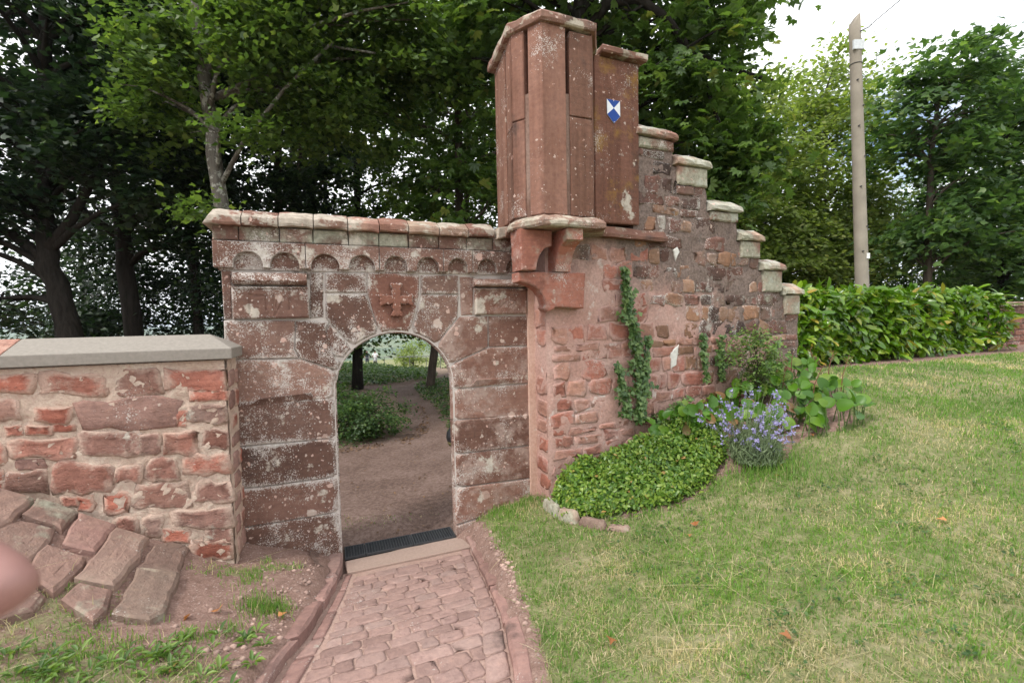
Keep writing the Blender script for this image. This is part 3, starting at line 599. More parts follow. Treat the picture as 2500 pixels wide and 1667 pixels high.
def lawn_mask(x, y):
    """1 on the mown lawn right of the ramp, less towards its bare edges, small patches left of the ramp"""
    x = np.asarray(x, float); y = np.asarray(y, float)
    u, w = to_gate(x, y); lo, hi = ramp_edge(w); ru, rw = to_rw(x, y)
    right = sstep(.0, .13, u - hi) * ((rw < -.06) | (u < 2.0)) * (w < -.03)
    right = np.where(ru > 3.6, sstep(.0, .13, u - hi) * (y < 6.6 + (x - 4.3) * .42), right)
    right = right * ~in_poly(x, y, BED)
    pathy = np.array([noise.noise(Vector((float(a) * 1.7, float(b) * 1.7, 3.3))) for a, b in zip(x.ravel(), y.ravel())]).reshape(x.shape)
    left = (u < lo - .1) * (to_lw(x, y)[1] < -.05) * (w < -.05) * sstep(.12, .4, pathy + sstep(2.5, 1.9, y) * .35) * .5
    kb = np.array([noise.noise(Vector((float(a) * 2.3 + 9, float(b) * 2.3, 1.3))) for a, b in zip(x.ravel(), y.ravel())]).reshape(x.shape)
    right = right * (1 - .4 * sstep(.1, .32, kb) * sstep(1.1, .5, u - hi))
    back = (w > .6) * .45
    return np.maximum(np.maximum(right, left), back)

def axis(lo, hi, step, far, g=1.14):
    a = list(np.arange(lo, hi, step)); s = step; x = hi
    while x < far: a.append(x); s *= g; x += s
    s = step; x = lo
    while x > -far: s *= g; x -= s; a.insert(0, x)
    return np.array(a)
gx = axis(-5, 5.5, .075, 5000); gy = axis(1.0, 8.5, .075, 5000)
GX, GY = np.meshgrid(gx, gy, indexing='ij')
GZ = ground_z(GX, GY)
nearm = (np.hypot(GX, GY) < 45)
zone = np.zeros(GX.shape); zone[nearm] = lawn_mask(GX[nearm], GY[nearm]); zone[~nearm] = .8
nx, ny = GX.shape
ii = np.arange(nx * ny).reshape(nx, ny)
GF = np.stack([ii[:-1, :-1], ii[1:, :-1], ii[1:, 1:], ii[:-1, 1:]], -1).reshape(-1, 4)
g_jit = np.where(nearm, .006, 0) * rng.normal(size=GX.shape)
ground = np_mesh('ground', np.stack([GX, GY, GZ + g_jit], -1).reshape(-1, 3), GF, ground_material(), None, None, True, {'zone': zone.ravel(), 'far': sstep(60, 160, np.hypot(GX, GY)).ravel()})
tag(ground, kind='structure')

def sheet(name, poly, mat, lift, step=.3, kind='structure', dens=.25):
    b = dense([tuple(p[:2]) for p in poly], dens, .03)
    x0, x1 = min(p[0] for p in b), max(p[0] for p in b); y0, y1 = min(p[1] for p in b), max(p[1] for p in b)
    X, Y = np.meshgrid(np.arange(x0, x1, step), np.arange(y0, y1, step)); X, Y = X.ravel(), Y.ravel()
    k = in_poly(X, Y, b)
    pts = [Vector(p) for p in b] + [Vector((float(x), float(y))) for x, y in zip(X[k], Y[k])]
    n = len(b)
    V, _, Fs, *_r = delaunay_2d_cdt(pts, [(i, (i + 1) % n) for i in range(n)], [], 1, 1e-5)
    z = ground_z(np.array([v.x for v in V]), np.array([v.y for v in V]))
    fs = [list(f) for f in Fs]
    fs = [f if (V[f[1]] - V[f[0]]).cross(V[f[2]] - V[f[0]]) > 0 else f[::-1] for f in fs]
    return tag(mesh(name, [(v.x, v.y, float(q) + lift) for v, q in zip(V, z)], fs, mat, None, True), kind=kind)

def gravel():
    t = NT('shade-darkened path gravel')
    n1 = t.noise(1.3, 5, .6); n2 = t.noise(20, 6, .7); n3 = t.noise(90, 4, .7)
    c = t.ramp(t.math('ADD', t.math('MULTIPLY', n2, .45), t.math('ADD', t.math('MULTIPLY', n3, .35), t.math('MULTIPLY', n1, .25))), [(.40, (.085, .056, .045)), (.52, (.165, .11, .09)), (.62, (.26, .185, .16))])  # tones darkened: the shade of the trees is put into the gravel colour
    t.principled(c, .95, t.bump(t.math('ADD', n2, n3), .6, .015), .15)
    return t.m
M_gravel_shaded = gravel()
sheet('gravel_path', PATH, M_gravel_shaded, .02)

# ------------------------------------------------------------------ gateway
gate = root('stone_gateway', (GATE_O[0], GATE_O[1], 0), GATE_A, label='lichen-spotted red sandstone gateway with round arch, carved cross and small blind arches', cat='gateway')
AU, AZ, AA, AB = .552, 1.62, .553, .525           # opening: centre, springing height, half width, rise
def arc_pts(p, q):
    def ang(s): return math.atan2((s[1] - AZ) / AB, (s[0] - AU) / AA)
    def snap(s):
        if s[1] < AZ: return (AU + (AA if s[0] > AU else -AA), s[1])
        a = ang(s); return (AU + AA * math.cos(a), AZ + AB * math.sin(a))
    out = [snap(p)]
    if p[1] > AZ or q[1] > AZ:
        a, b = (ang(p) if p[1] > AZ else (0 if p[0] > AU else math.pi)), (ang(q) if q[1] > AZ else (0 if q[0] > AU else math.pi))
        for i in range(1, 6): out.append((AU + AA * math.cos(a + (b - a) * i / 6), AZ + AB * math.sin(a + (b - a) * i / 6)))
    out.append(snap(q)); return out
def expand(poly):
    out = []; n = len(poly)
    for i, p in enumerate(poly):
        q = poly[(i + 1) % n]
        if len(p) > 2:
            if len(q) > 2: out += arc_pts(p, q)[:-1]
            elif len(poly[i - 1]) > 2: out.append(arc_pts(p, p)[0])
            else: out.append(p[:2])
        else: out.append(p)
    return [tuple(o[:2]) for o in out]
def arc_bev(q):
    if q[1] > AZ: d = abs(math.hypot((q[0] - AU) / AA, (q[1] - AZ) / AB) - 1) < .03
    else: d = abs(abs(q[0] - AU) - AA) < .012
    return .045 if d and q[1] > .3 else .011
NAMES = dict(key='keystone', V1='voussoir', V2='voussoir', C1b='voussoir', V4='voussoir', V5='voussoir', panelL='inscribed_panel', panelR='inscribed_panel')
GATE_D = .46
OFFS = {}
keystone = panels = None
for k, poly in BLOCKS.items():
    if k.startswith('panel'): continue
    mt = M_key if k == 'key' else M_gate_r if k[0] == 'R' or k in ('V5', 'besideR') else M_gate
    y0 = random.uniform(-.004, .006) + (.006 if 'beside' in k else 0)
    b = block(NAMES.get(k, 'stone_block'), expand(poly), y0, .12, mt, gate, arc=arc_bev, step=.085, jit=.0025)
    if k == 'key': keystone = b; keystone['label'] = 'tapered keystone carrying a carved cross'
# mortar core with the arch cut out, a little behind the faces
m = MB()
core = [(-.86, -.4), (-.86, 2.97), (2.02, 2.97), (2.02, -.4), (AU + AA + .012, -.4), (AU + AA + .012, AZ)] + \
       [(AU + (AA + .012) * math.cos(math.pi * i / 24), AZ + (AB + .012) * math.sin(math.pi * i / 24)) for i in range(1, 24)] + [(AU - AA - .012, AZ), (AU - AA - .012, -.4)]
n = len(core)
m.add([(u, .024, z) for u, z in core] + [(u, .115, z) for u, z in core], [tuple(range(n)), tuple(range(2 * n - 1, n - 1, -1))] + [(i, n + i, n + (i + 1) % n, (i + 1) % n) for i in range(n)])
m.build('mortar', M_gate_core, gate)
bk = [(-.86, -.4), (-.86, 2.97), (2.02, 2.97), (2.02, -.4), (AU + AA + .16, -.4), (AU + AA + .16, AZ)] + [(AU + (AA + .16) * math.cos(math.pi * i / 24), AZ + (AB + .16) * math.sin(math.pi * i / 24)) for i in range(1, 24)] + [(AU - AA - .16, AZ), (AU - AA - .16, -.4)]
MB().add([(u, .117, z) for u, z in bk] + [(u, GATE_D - .02, z) for u, z in bk], [tuple(range(n)), tuple(range(2 * n - 1, n - 1, -1))] + [(i, n + i, n + (i + 1) % n, (i + 1) % n) for i in range(n)]).build('back_masonry', M_gate, gate)
# mortar fillets beside and below
MB().box((1.955, -.035, .0), (2.06, .05, 2.62)).build('mortar', mortar_mat('fillet mortar', (.56, .36, .28), (.66, .46, .38), .4), gate)
# inscribed panels: engraved strokes are grooves in a fine face
def panel(poly, segs, mat, mould, deep):
    (u0, u1), (z0, z1) = (min(p[0] for p in poly), max(p[0] for p in poly)), (min(p[1] for p in poly), mould[0][1] - .012)
    nu, nz = int((u1 - u0) / .008), int((z1 - z0) / .008)
    vs, fs, ed = [], [], []
    for j in range(nz + 1):
        for i in range(nu + 1):
            u, z = u0 + (u1 - u0) * i / nu, z0 + (z1 - z0) * j / nz
            d = 9
            for (a, b) in segs:
                ax, az = a; bx, bz = b; L2 = (bx - ax) ** 2 + (bz - az) ** 2
                t = max(0, min(1, ((u - ax) * (bx - ax) + (z - az) * (bz - az)) / L2)); d = min(d, math.hypot(u - ax - t * (bx - ax), z - az - t * (bz - az)))
            e = min(u - u0, u1 - u, z - z0, z1 - z)
            y = -.034 + deep * max(0, 1 - d / .011) + (.014 if e < .004 else .004 if e < .012 else 0) + .0025 * noise.noise(Vector((u * 14, z * 14, 1)))
            vs.append((u, y, z)); ed.append(max(0, 1 - e / .05))
    for j in range(nz):
        for i in range(nu):
            a = j * (nu + 1) + i; fs.append((a, a + 1, a + nu + 2, a + nu + 1))
    b = len(vs)
    rim = [i for i in range(nu + 1)] + [j * (nu + 1) + nu for j in range(1, nz + 1)] + [nz * (nu + 1) + i for i in range(nu - 1, -1, -1)] + [j * (nu + 1) for j in range(nz - 1, 0, -1)]
    vs += [(vs[r][0], .1, vs[r][2]) for r in rim]; ed += [1] * len(rim); k = len(rim)
    for i in range(k): fs.append((rim[i], b + i, b + (i + 1) % k, rim[(i + 1) % k]))
    o = mesh('inscribed_panel', vs, fs, mat, gate, False, ed)
    (m0, m1) = (min(p[0] for p in mould), max(p[0] for p in mould)); zt = max(p[1] for p in mould)
    def bar(prof, name):
        N = 14; vv, ff = [], []
        for i in range(N + 1):
            u = m0 + (m1 - m0) * i / N
            for y, z in prof: vv.append((u + random.uniform(-.002, .002), y + random.uniform(-.003, .003), z + random.uniform(-.003, .003)))
        q = len(prof)
        for i in range(N):
            for j in range(q): ff.append((i * q + j, i * q + (j + 1) % q, (i + 1) * q + (j + 1) % q, (i + 1) * q + j))
        ff += [tuple(range(q - 1, -1, -1)), tuple(N * q + j for j in range(q))]
        return mesh(name, vv, [tuple(reversed(f)) for f in ff], mat, o, False, [.5] * len(vv))
    bar([(.05, z1 + .012), (-.03, z1 + .012), (-.062, z1 + .022), (-.085, z1 + .045), (-.085, zt - .03), (-.045, zt + .035), (.05, zt + .045)], 'moulding')
    bar([(-.025, z1 - .022), (-.05, z1 - .018), (-.05, z1 - .004), (-.025, z1)], 'moulding')
    return o
PL = [(-.805, 2.30), (-.2, 2.70)]
pl = panel([(-.805, 2.307), (-.205, 2.70)], ENGL, M_gate, [(-.79, 2.598), (-.215, 2.668)], .011)
pl['label'] = 'panel with worn carved upright strokes under a moulding'
pr = panel([(1.365, 2.315), (1.948, 2.66)], ENGR, M_gate_r, [(1.345, 2.598), (1.945, 2.645)], .006)
pr['label'] = 'paler panel with faint slanting scratches'
# carved cross with notched ends, a child of the keystone
cx, cz, s = .57, 2.468, .163
arm = [(.17, 0), (.25, .06)]
quarter = [(.23, .23), (.27, .5), (.2, .62), (.30, .78), (.36, .93), (.22, 1.0), (.12, .93), (0, .99)]
pts = []
for kq in range(4):
    c, sn = math.cos(-kq * math.pi / 2), math.sin(-kq * math.pi / 2)
    seq = quarter[1:] + [(-x, y) for x, y in reversed(quarter[:-1])][:-1]
    seq = [(.22, .22)] + [(x, y) for x, y in quarter[1:]]
    left = [(-x, y) for x, y in quarter[1:-1]][::-1]
    right = [(x, y) for x, y in quarter[1:]]
    for x, y in left[::-1] if False else [(-x, y) for x, y in quarter[1:-1]] + [quarter[-1]] + [(x, y) for x, y in reversed(quarter[1:-1])] + [(.22, .22)]:
        yy = y * (1.0 if kq % 2 == 0 else .98)
        pts.append((cx + s * (x * c - yy * sn), cz + s * (x * sn + yy * c)))
block('cross', pts, -.052, .01, M_key, keystone, bev=.009, step=0)
# frieze course and coping stones
fj = [-.925] + FRZJ + [1.90]
for i, (a, b) in enumerate(zip(fj, fj[1:])):
    block('frieze_stone', [(a + .004, 2.975), (b - .004, 2.975), (b - .004, 3.098), (a + .004, 3.098)], -.035 + random.uniform(-.004, .004), GATE_D, M_frieze, gate, bev=.009)
cj = [-.975] + CAPJ
for i, (a, b) in enumerate(zip(cj, cj[1:])):
    vs, fs = [], []
    prof = [(.47, 3.102), (-.105, 3.102), (-.112, 3.118), (-.11, 3.165), (-.098, 3.178), (.02, 3.245), (.14, 3.262), (.3, 3.25), (.47, 3.17)]
    N = 5; tz = random.uniform(-.006, .006)
    for q in range(N + 1):
        u = a + .004 + (b - a - .008) * q / N
        for y, z in prof:
            jj = .0045
            hip = (.09 * (z - 3.11) / .15 if (i == 0 and q == 0) else 0)
            vs.append((u + hip, y + random.uniform(-jj, jj) + (.006 if q in (0, N) and y < 0 else 0), z + random.uniform(-jj, jj) + tz - (.006 if q in (0, N) else 0)))
    k = len(prof)
    for q in range(N):
        for j in range(k): fs.append((q * k + j, q * k + (j + 1) % k, (q + 1) * k + (j + 1) % k, (q + 1) * k + j))
    fs += [tuple(range(k - 1, -1, -1)), tuple(N * k + j for j in range(k))]
    mesh('coping_stone', vs, [tuple(reversed(f)) for f in fs], M_cope, gate, False, [.5] * len(vs))
block('coping_stone', [(1.585, 3.085), (1.70, 3.11), (1.70, 3.215), (1.60, 3.20)], -.13, .3, M_cope, gate, bev=.01)
block('frieze_stone', [(1.575, 3.09), (1.99, 3.09), (1.99, 3.2), (1.575, 3.2)], .0, GATE_D, M_frieze, gate, bev=.008)
# table of small blind arches
tb = [-.925, -.215, .42, 1.035, 1.34, 1.95]
ztop, zbot = 2.965, 2.745
for a, b in zip(tb, tb[1:]):
    low = []
    for (p, q) in ARCS:
        c, r = (p + q) / 2, (q - p) / 2
        lo, hi = max(p, a), min(q, b)
        if hi <= lo + .02: continue
        zc = 2.885 - r
        arcp = [(c - r, zbot)] + [(c - r * math.cos(math.pi * i / 10), zc + r * math.sin(math.pi * i / 10)) for i in range(11)] + [(c + r, zbot)]
        low += [(max(lo, min(hi, u)), z) for u, z in arcp if lo - 1e-6 <= u <= hi + 1e-6]
    poly = [(a + .003, zbot)] + [p for p in low] + [(b - .003, zbot), (b - .003, ztop), (a + .003, ztop)]
    clean = [poly[0]]
    for p in poly[1:]:
        if math.hypot(p[0] - clean[-1][0], p[1] - clean[-1][1]) > .004: clean.append(p)
    block('arched_corbel_stone', clean, -.062 + random.uniform(-.003, .003), .02, M_corbel, gate, bev=.006, step=.12, jit=.0015)
block('stone_block', [(-.9, 2.73), (2.0, 2.73), (2.0, 2.965), (-.9, 2.965)], .004, GATE_D, M_corbel, gate, bev=.006)
# dressed pads on the piers (shallow tilted faces)
for key, mt in (('L', M_gate), ('R', M_gate_r)):
    p = NOTCH[key]
    (a, za), (b, zb), (c, zc), (d, zd) = p
    vs = [(a, -.004, za), (b, -.03, zb), (c, -.03, zc), (d, -.004, zd), (a, .02, za), (b, .02, zb + .004), (c, .02, zc + .004), (d, .02, zd)]
    mesh('dressing_pad', vs, [(0, 3, 2, 1), (1, 2, 6, 5), (0, 1, 5, 4), (2, 3, 7, 6), (3, 0, 4, 7)], mt, gate, False, [.2] * 8)

# ------------------------------------------------------------------ left wall
lw = root('rubble_wall', (LW_O[0], LW_O[1], 0), LW_A, label='low wall of rough red rubble in beige mortar under a grey concrete coping', cat='wall')
us = np.append(np.arange(-3.6, -1.7, .06), np.arange(-1.7, .001, .03)); zs = np.arange(0., 1.99, .03)
vs, fs = rough_sheet(us, zs, lambda u, z: True, lambda u, z, d: (u - (.012 if u > -.01 else 0), .002 - d, z), .022, 14)
m = MB(); m.add(vs, fs); m.box((-3.6, .03, 0), (-.01, .44, 1.988))
ve, fe = rough_sheet(np.arange(0, .46, .05), zs, lambda u, z: True, lambda y, z, d: (-.006 + d, y, z), .014, 9, 3.)
m.add(ve, fe); m.build('mortar', M_lw_mortar, lw, True)
for i, q in enumerate(LWST):
    mt = M_grey if i in (7, 19) else M_lw_brown if i in (2, 5, 17, 20, 21, 25) else M_lw_pink if i in (9, 14, 15, 22, 23, 26, 30, 31, 32, 33) else M_lw
    W = max(p[0] for p in q) - min(p[0] for p in q)
    qc = (sum(p[0] for p in q) / 4, sum(p[1] for p in q) / 4); Hq = max(p[1] for p in q) - min(p[1] for p in q)
    q = [(min(-.004, p[0] + (.014 if p[0] > qc[0] else -.014)), p[1] + (.011 if p[1] > qc[1] else -.011)) for p in q]
    rubble('stone', q, mt, lw, lambda a, b, h: (a, -h, b), h=random.uniform(.004, .016), n=12 if W < .3 else 14, rough=.011, jit=.22)
z = .35
while z < 1.9:
    hh = random.uniform(.09, .15); a = random.uniform(.03, .08)
    for _ in range(2):
        b = min(.34, a + random.uniform(.1, .2))
        if b - a > .06: rubble('stone', [(a, z), (b, z), (b, z + hh), (a, z + hh)], M_grey if random.random() < .6 else M_lw, lw, lambda y, zz, h: (h - .005, y, zz), h=.012)
        a = b + .03
    z += hh + random.uniform(.03, .06)
for k in range(14):                                                    # more stones past the frame edge
    a = -3.4 + (k % 7) * .28; q = 1.55 + .22 * (k // 7)
    rubble('stone', [(a, q), (a + .22, q), (a + .22, q + .14), (a, q + .14)], M_lw, lw, lambda x, zz, h: (x, -h, zz), h=.02)
def coping(u0, u1, hip, mat, bow=0):
    y0, y1 = -.055, .47; zb, zf, zr = 1.992, 2.075, 2.185; yr = .19
    vs = [(u0, y0, zb), (u1, y0, zb), (u1, y1, zb), (u0, y1, zb), (u0, y0, zf), (u1, y0, zf), (u1, y1, zf), (u0, y1, zf), (u0, yr, zr), (u1 - hip, yr, zr)]
    fs = [(0, 3, 2, 1), (0, 1, 5, 4), (1, 2, 6, 5), (2, 3, 7, 6), (3, 0, 4, 8, 7), (4, 5, 9, 8), (6, 7, 8, 9), (5, 6, 9)]
    o = mesh('coping_stone', vs, fs, mat, lw); bm = bmesh.new(); bm.from_mesh(o.data)
    bmesh.ops.bevel(bm, geom=list(bm.edges), offset=.006, segments=2, affect='EDGES', profile=.6); bm.to_mesh(o.data); bm.free()
    return o
coping(-1.335, .045, .2, M_concrete)['label'] = 'smooth grey concrete coping with hipped end'
coping(-2.6, -1.342, 0, M_lw)['label'] = 'reddish older coping piece'
coping(-3.6, -2.606, 0, M_lw)
# ------------------------------------------------------------------ stepped wall on the right
rw = root('stepped_wall', (RW_O[0], RW_O[1], 0), RW_A, label='tall pink mortared rubble wall stepping down to the right with capped merlons', cat='wall')
STEPS = [(0, 1.1, 3.2), (1.1, 1.655, 4.24), (1.655, 2.17, 3.98), (2.17, 2.67, 3.50), (2.67, 3.06, 3.17), (3.06, 3.47, 2.81), (3.47, 3.82, 2.5)]
def step_top(u):
    for a, b, z in STEPS:
        if a <= u < b: return z
    return 2.5 if u >= 3.82 else 3.2
cell = .047
us = sorted(set([round(x, 4) for x in np.arange(0, 3.83, cell)] + [s_[1] for s_ in STEPS])); zs = np.array(sorted(set([round(x, 4) for x in np.arange(.1, 4.3, cell)] + [s_[2] for s_ in STEPS])))
vs, fs = rough_sheet(us, zs, lambda u, z: z < step_top(u), lambda u, z, d: (u, .002 - d - max(0, .035 - u) ** 2 * 12 * -1, z), .02, 7.5, 11.)
m = MB(); m.add(vs, fs)
for a, b, z in STEPS: m.box((a + (.03 if a == 0 else .0), .03, 0), (b, .43, z - .002))
ve, fe = rough_sheet(np.arange(0.015, .37, .045), np.arange(.1, 2.75, .045), lambda u, z: True, lambda y, z, d: (.004 - d, y, z), .015, 8, 5.)
m.add(ve, [tuple(reversed(f)) for f in fe])
m.build('mortar', M_rw_mortar, rw, True)
def rw_mat(u, z):
    v = .3 * z + .16 * (RW_O[0] + u * .92) + random.uniform(-.16, .16)
    if v > 1.07: return M_rw_dark if random.random() < .85 else M_rw_brown
    if v > .88 and u > 1.2: return M_rw_brown if random.random() < .8 else M_rw_dark
    return M_rw
z = .38; count = 0
rows = []
while z < 4.25:
    hh = random.choice([.09, .11, .125, .14, .165, .18]); rows.append((z, hh)); z += hh + random.uniform(.006, .016)
for z, hh in rows:
    u = .04 + random.uniform(0, .05)
    while u < 3.76:
        w_ = random.uniform(.13, .38) * (1 if random.random() < .7 else .65)
        e = min(u + w_, 3.80)
        gz = .45 + .27 * u
        fits = z + hh < step_top(u + .01) - .02 and z + hh < step_top(e - .01) - .02
        if z > gz - .15 and fits and e - u > .07 and not (z > 2.98 and e > .0 and u < 1.1 and z + hh > 3.16):
            under_corbel = u < .44 and 2.3 < z + hh and z < 2.75
            drop = .07 if .3 * z + .15 * u < .86 else .1
            if random.random() > drop and not under_corbel:
                s_ = random.uniform(-.018, .018)
                rubble('stone', [(u, z + s_), (e, z - s_ * .5), (e, z + hh + random.uniform(-.035, .012)), (u, z + hh + random.uniform(-.035, .014))], rw_mat(u, z), rw,
                       lambda a, b, h: (a, -h, b), h=random.uniform(-.003, .010), n=10, rough=.007, jit=.25); count += 1
        u = e + random.uniform(.006, .024)
z = .45
while z < 2.3:                                                          # quoins on the end face beside the gateway
    hh = random.uniform(.1, .2)
    if random.random() < .85:
        rubble('stone', [(.03, z), (random.uniform(.2, .3), z), (random.uniform(.2, .3), z + hh), (.02, z + hh)], M_rw if random.random() < .6 else M_fresh, rw, lambda y, zz, h: (-h, y, zz), h=.004, jit=.16)
    z += hh + random.uniform(.02, .08)
# merlon stones and caps
for i, (a, b, zt) in enumerate(STEPS[1:]):
    vs, fs = [], []
    prof = [(.47, .01), (-.065, .005), (-.078, .02), (-.076, .06), (-.055, .085), (.05, .15), (.17, .172), (.33, .15), (.47, .09)]
    N = 6; L = b - a
    for q in range(N + 1):
        u = a + .012 + (L + .02) * q / N
        for y, zz in prof:
            e = 1 if q in (0, N) else 0
            vs.append((u + (.02 * zz / .18 if q == 0 else -.05 * zz / .18 if q == N else random.uniform(-.008, .008)), y + random.uniform(-.008, .008), zt + zz * (1 - .12 * e) + random.uniform(-.007, .007) + .012))
    k = len(prof)
    for q in range(N):
        for j in range(k): fs.append((q * k + j, q * k + (j + 1) % k, (q + 1) * k + (j + 1) % k, (q + 1) * k + j))
    fs += [tuple(range(k - 1, -1, -1)), tuple(N * k + j for j in range(k))]
    mesh('cap_stone', vs, [tuple(reversed(f)) for f in fs], M_cap_step, rw, False, [.4] * len(vs))
    hb = (.1, .2, .1, .19, .26, .25)[i]
    block('merlon_stone', [(a + .06, zt - hb), (b + .004, zt - hb), (b + .004, zt + .01), (a + .06, zt + .01)], -.034, .44, M_merlon, rw, bev=.016, jit=.006)
    if i == 1: block('merlon_stone', [(a + .06, zt - hb - .11), (b - .2, zt - hb - .11), (b - .2, zt - hb - .01), (a + .06, zt - hb - .01)], -.022, .1, M_rw_dark, rw, bev=.014, jit=.006)
# ledge beside the turret foot, white filler patches
vs, fs = [], []
prof = [(.05, 3.115), (-.10, 3.115), (-.105, 3.15), (-.03, 3.235), (.05, 3.25)]
for q in range(9):
    u = .60 + .9 * q / 8
    for y, z in prof: vs.append((u, y + random.uniform(-.004, .004), z - .02 * q / 8 + random.uniform(-.005, .005)))
for q in range(8):
    for j in range(5): fs.append((q * 5 + j, (q + 1) * 5 + j, (q + 1) * 5 + (j + 1) % 5, q * 5 + (j + 1) % 5))
fs += [(0, 1, 2, 3, 4), tuple(40 + j for j in (4, 3, 2, 1, 0))]
mesh('ledge_stone', vs, fs, M_ledge, rw, False, [.5] * len(vs))
M_white = plain('white filler', (.62, .6, .55), .95, .1, bump=.5)
for poly in (WHITE, [(1.66, 3.02), (1.72, 3.06), (1.75, 3.0), (1.69, 2.9)]):
    block('filler_patch', poly, -.016, .02, M_white, rw, bev=.008, step=.03, jit=.006)
# ------------------------------------------------------------------ corner turret (gate coordinates)
tur = root('corner_turret', (GATE_O[0], GATE_O[1], 0), GATE_A, label='six-sided sandstone bartizan with tall slits, jutting on brackets over the wall corner', cat='turret')
Lp, Qp, Ep, Rp, Bp = (1.66, -.394), (1.848, -.68), (2.386, -.68), (2.574, -.394), (1.742, .274)
ZB, ZT, ZS = 3.235, 4.966, 4.374
def lerp(a, b, t): return (a[0] + (b[0] - a[0]) * t, a[1] + (b[1] - a[1]) * t)
def prism(name, plan, z0, z1, mat, parent=tur, bev=.008, cuts=6, jit=.002, side_edge=.25):
    """upright stone from its plan outline, with softened arrises and slightly uneven faces"""
    plan = ccw(plan); n = len(plan)
    r = []
    for i in range(n):                                                 # chamfer the upright arrises
        a, b, c = plan[i - 1], plan[i], plan[(i + 1) % n]
        la = math.hypot(a[0] - b[0], a[1] - b[1]); lc = math.hypot(c[0] - b[0], c[1] - b[1])
        r.append(lerp(b, a, min(.3, bev / la))); r.append(lerp(b, c, min(.3, bev / lc)))
    k = len(r); vs, fs, ed = [], [], []
    zs_ = [z0, z0 + bev] + [z0 + (z1 - z0) * i / cuts for i in range(1, cuts)] + [z1 - bev, z1]
    for i, z in enumerate(zs_):
        ring = inset(r, bev * .8) if i in (0, len(zs_) - 1) else r
        for (x, y) in ring: vs.append((x + random.uniform(-jit, jit), y + random.uniform(-jit, jit), z)); ed.append(1 if i < 2 or i > len(zs_) - 3 else side_edge)
    for i in range(len(zs_) - 1):
        for j in range(k): fs.append((i * k + j, i * k + (j + 1) % k, (i + 1) * k + (j + 1) % k, (i + 1) * k + j))
    fs += [tuple(range(k - 1, -1, -1)), tuple((len(zs_) - 1) * k + j for j in range(k))]
    return mesh(name, vs, fs, mat, parent, False, ed)
def inward(p, d=.13):
    cx, cy = 2.12, -.2
    l = math.hypot(cx - p[0], cy - p[1]); return (p[0] + (cx - p[0]) * d / l, p[1] + (cy - p[1]) * d / l)
s_r0, s_r1 = (2.098, -.68), (2.140, -.68)
s_l1, s_l0 = (1.764, -.552), (1.739, -.514)
prism('corner_stone', [s_l1, Qp, s_r0, (2.098, -.56), (1.90, -.56), (1.86, -.49)], ZB, ZT, M_tur)
for (z0, z1) in ((ZB, 4.160), (4.168, ZT - .02)):
    prism('side_stone', [s_r1, Ep, inward(Ep, .17), (2.14, -.55)], z0, z1, M_tur)
for (z0, z1) in ((ZB, 4.142), (4.150, ZT)):
    prism('side_stone', [s_l0, (1.835, -.45), inward(Lp, .16), Lp], z0, z1, M_tur)
sl0, sl1 = lerp(Lp, Bp, .30), lerp(Lp, Bp, .37)
for (z0, z1) in ((ZB, 4.10), (4.106, ZT)):
    prism('side_stone', [lerp(Lp, Bp, .003), sl0, (sl0[0] + .13, sl0[1]), inward(Lp, .17)], z0, z1, M_tur)
prism('side_stone', [sl1, Bp, (Bp[0] + .14, Bp[1]), (sl1[0] + .13, sl1[1])], ZB, ZT, M_tur)
prism('side_stone', [lerp(Ep, Rp, .003), Rp, (2.46, -.36), inward(Ep, .18)], ZB, ZT, M_tur)
core = [(Lp[0] + .02, Lp[1] + .01), (1.768, -.535), (Qp[0] + .012, Qp[1] + .022), (Ep[0] - .01, Ep[1] + .02), (Rp[0] - .02, Rp[1]), (2.56, .25), (Bp[0] + .02, .25)]
prism('mortar', core, ZB - .05, ZS, mortar_mat('turret joint mortar', (.17, .10, .075), (.27, .19, .155), .5), bev=.004)
prism('back_wall', [(2.45, -.36), (2.58, -.36), (2.60, .27), (1.76, .27), (1.80, .16), (2.45, .14)], ZB, ZT - .01, M_tur)
prism('flank_stone', [(2.612, -.352), (3.185, -.352), (3.185, .27), (2.62, .27)], 3.27, 5.0, M_flank, bev=.012, cuts=10, jit=.0025)
def cap(name, plan, z0, z1, mat, slope=.05):
    plan = dense(ccw(plan), .09, .004); n = len(plan)
    rings = [(inset(plan, .012), z0), (plan, z0 + .018), (plan, z1 - slope), (inset(plan, .022), z1 - slope + .022), (inset(plan, .10), z1 - .004)]
    vs, fs = [], []
    for ring, z in rings:
        for x, y in ring: vs.append((x + random.uniform(-.004, .004), y + random.uniform(-.004, .004), z + random.uniform(-.006, .006)))
    for i in range(len(rings) - 1):
        for j in range(n): fs.append((i * n + j, i * n + (j + 1) % n, (i + 1) * n + (j + 1) % n, (i + 1) * n + j))
    fs += [tuple(range(n - 1, -1, -1)), tuple((len(rings) - 1) * n + j for j in range(n))]
    return mesh(name, vs, fs, mat, tur, False, [.5] * len(vs))
cap('turret_cap', [(1.675, .32), (1.612, -.40), (1.828, -.726), (2.408, -.726), (2.62, -.40), (2.62, .32)], 4.968, 5.085, M_turcap, .045)
cap('flank_cap', [(2.672, .32), (2.672, -.43), (3.245, -.43), (3.245, .32)], 5.002, 5.115, M_turcap, .05)
cap('foot_slab', [(1.70, .0), (1.60, -.42), (1.79, -.775), (2.46, -.775), (2.675, -.40), (2.675, 0.0)], 3.11, 3.235, M_turcap, .07)
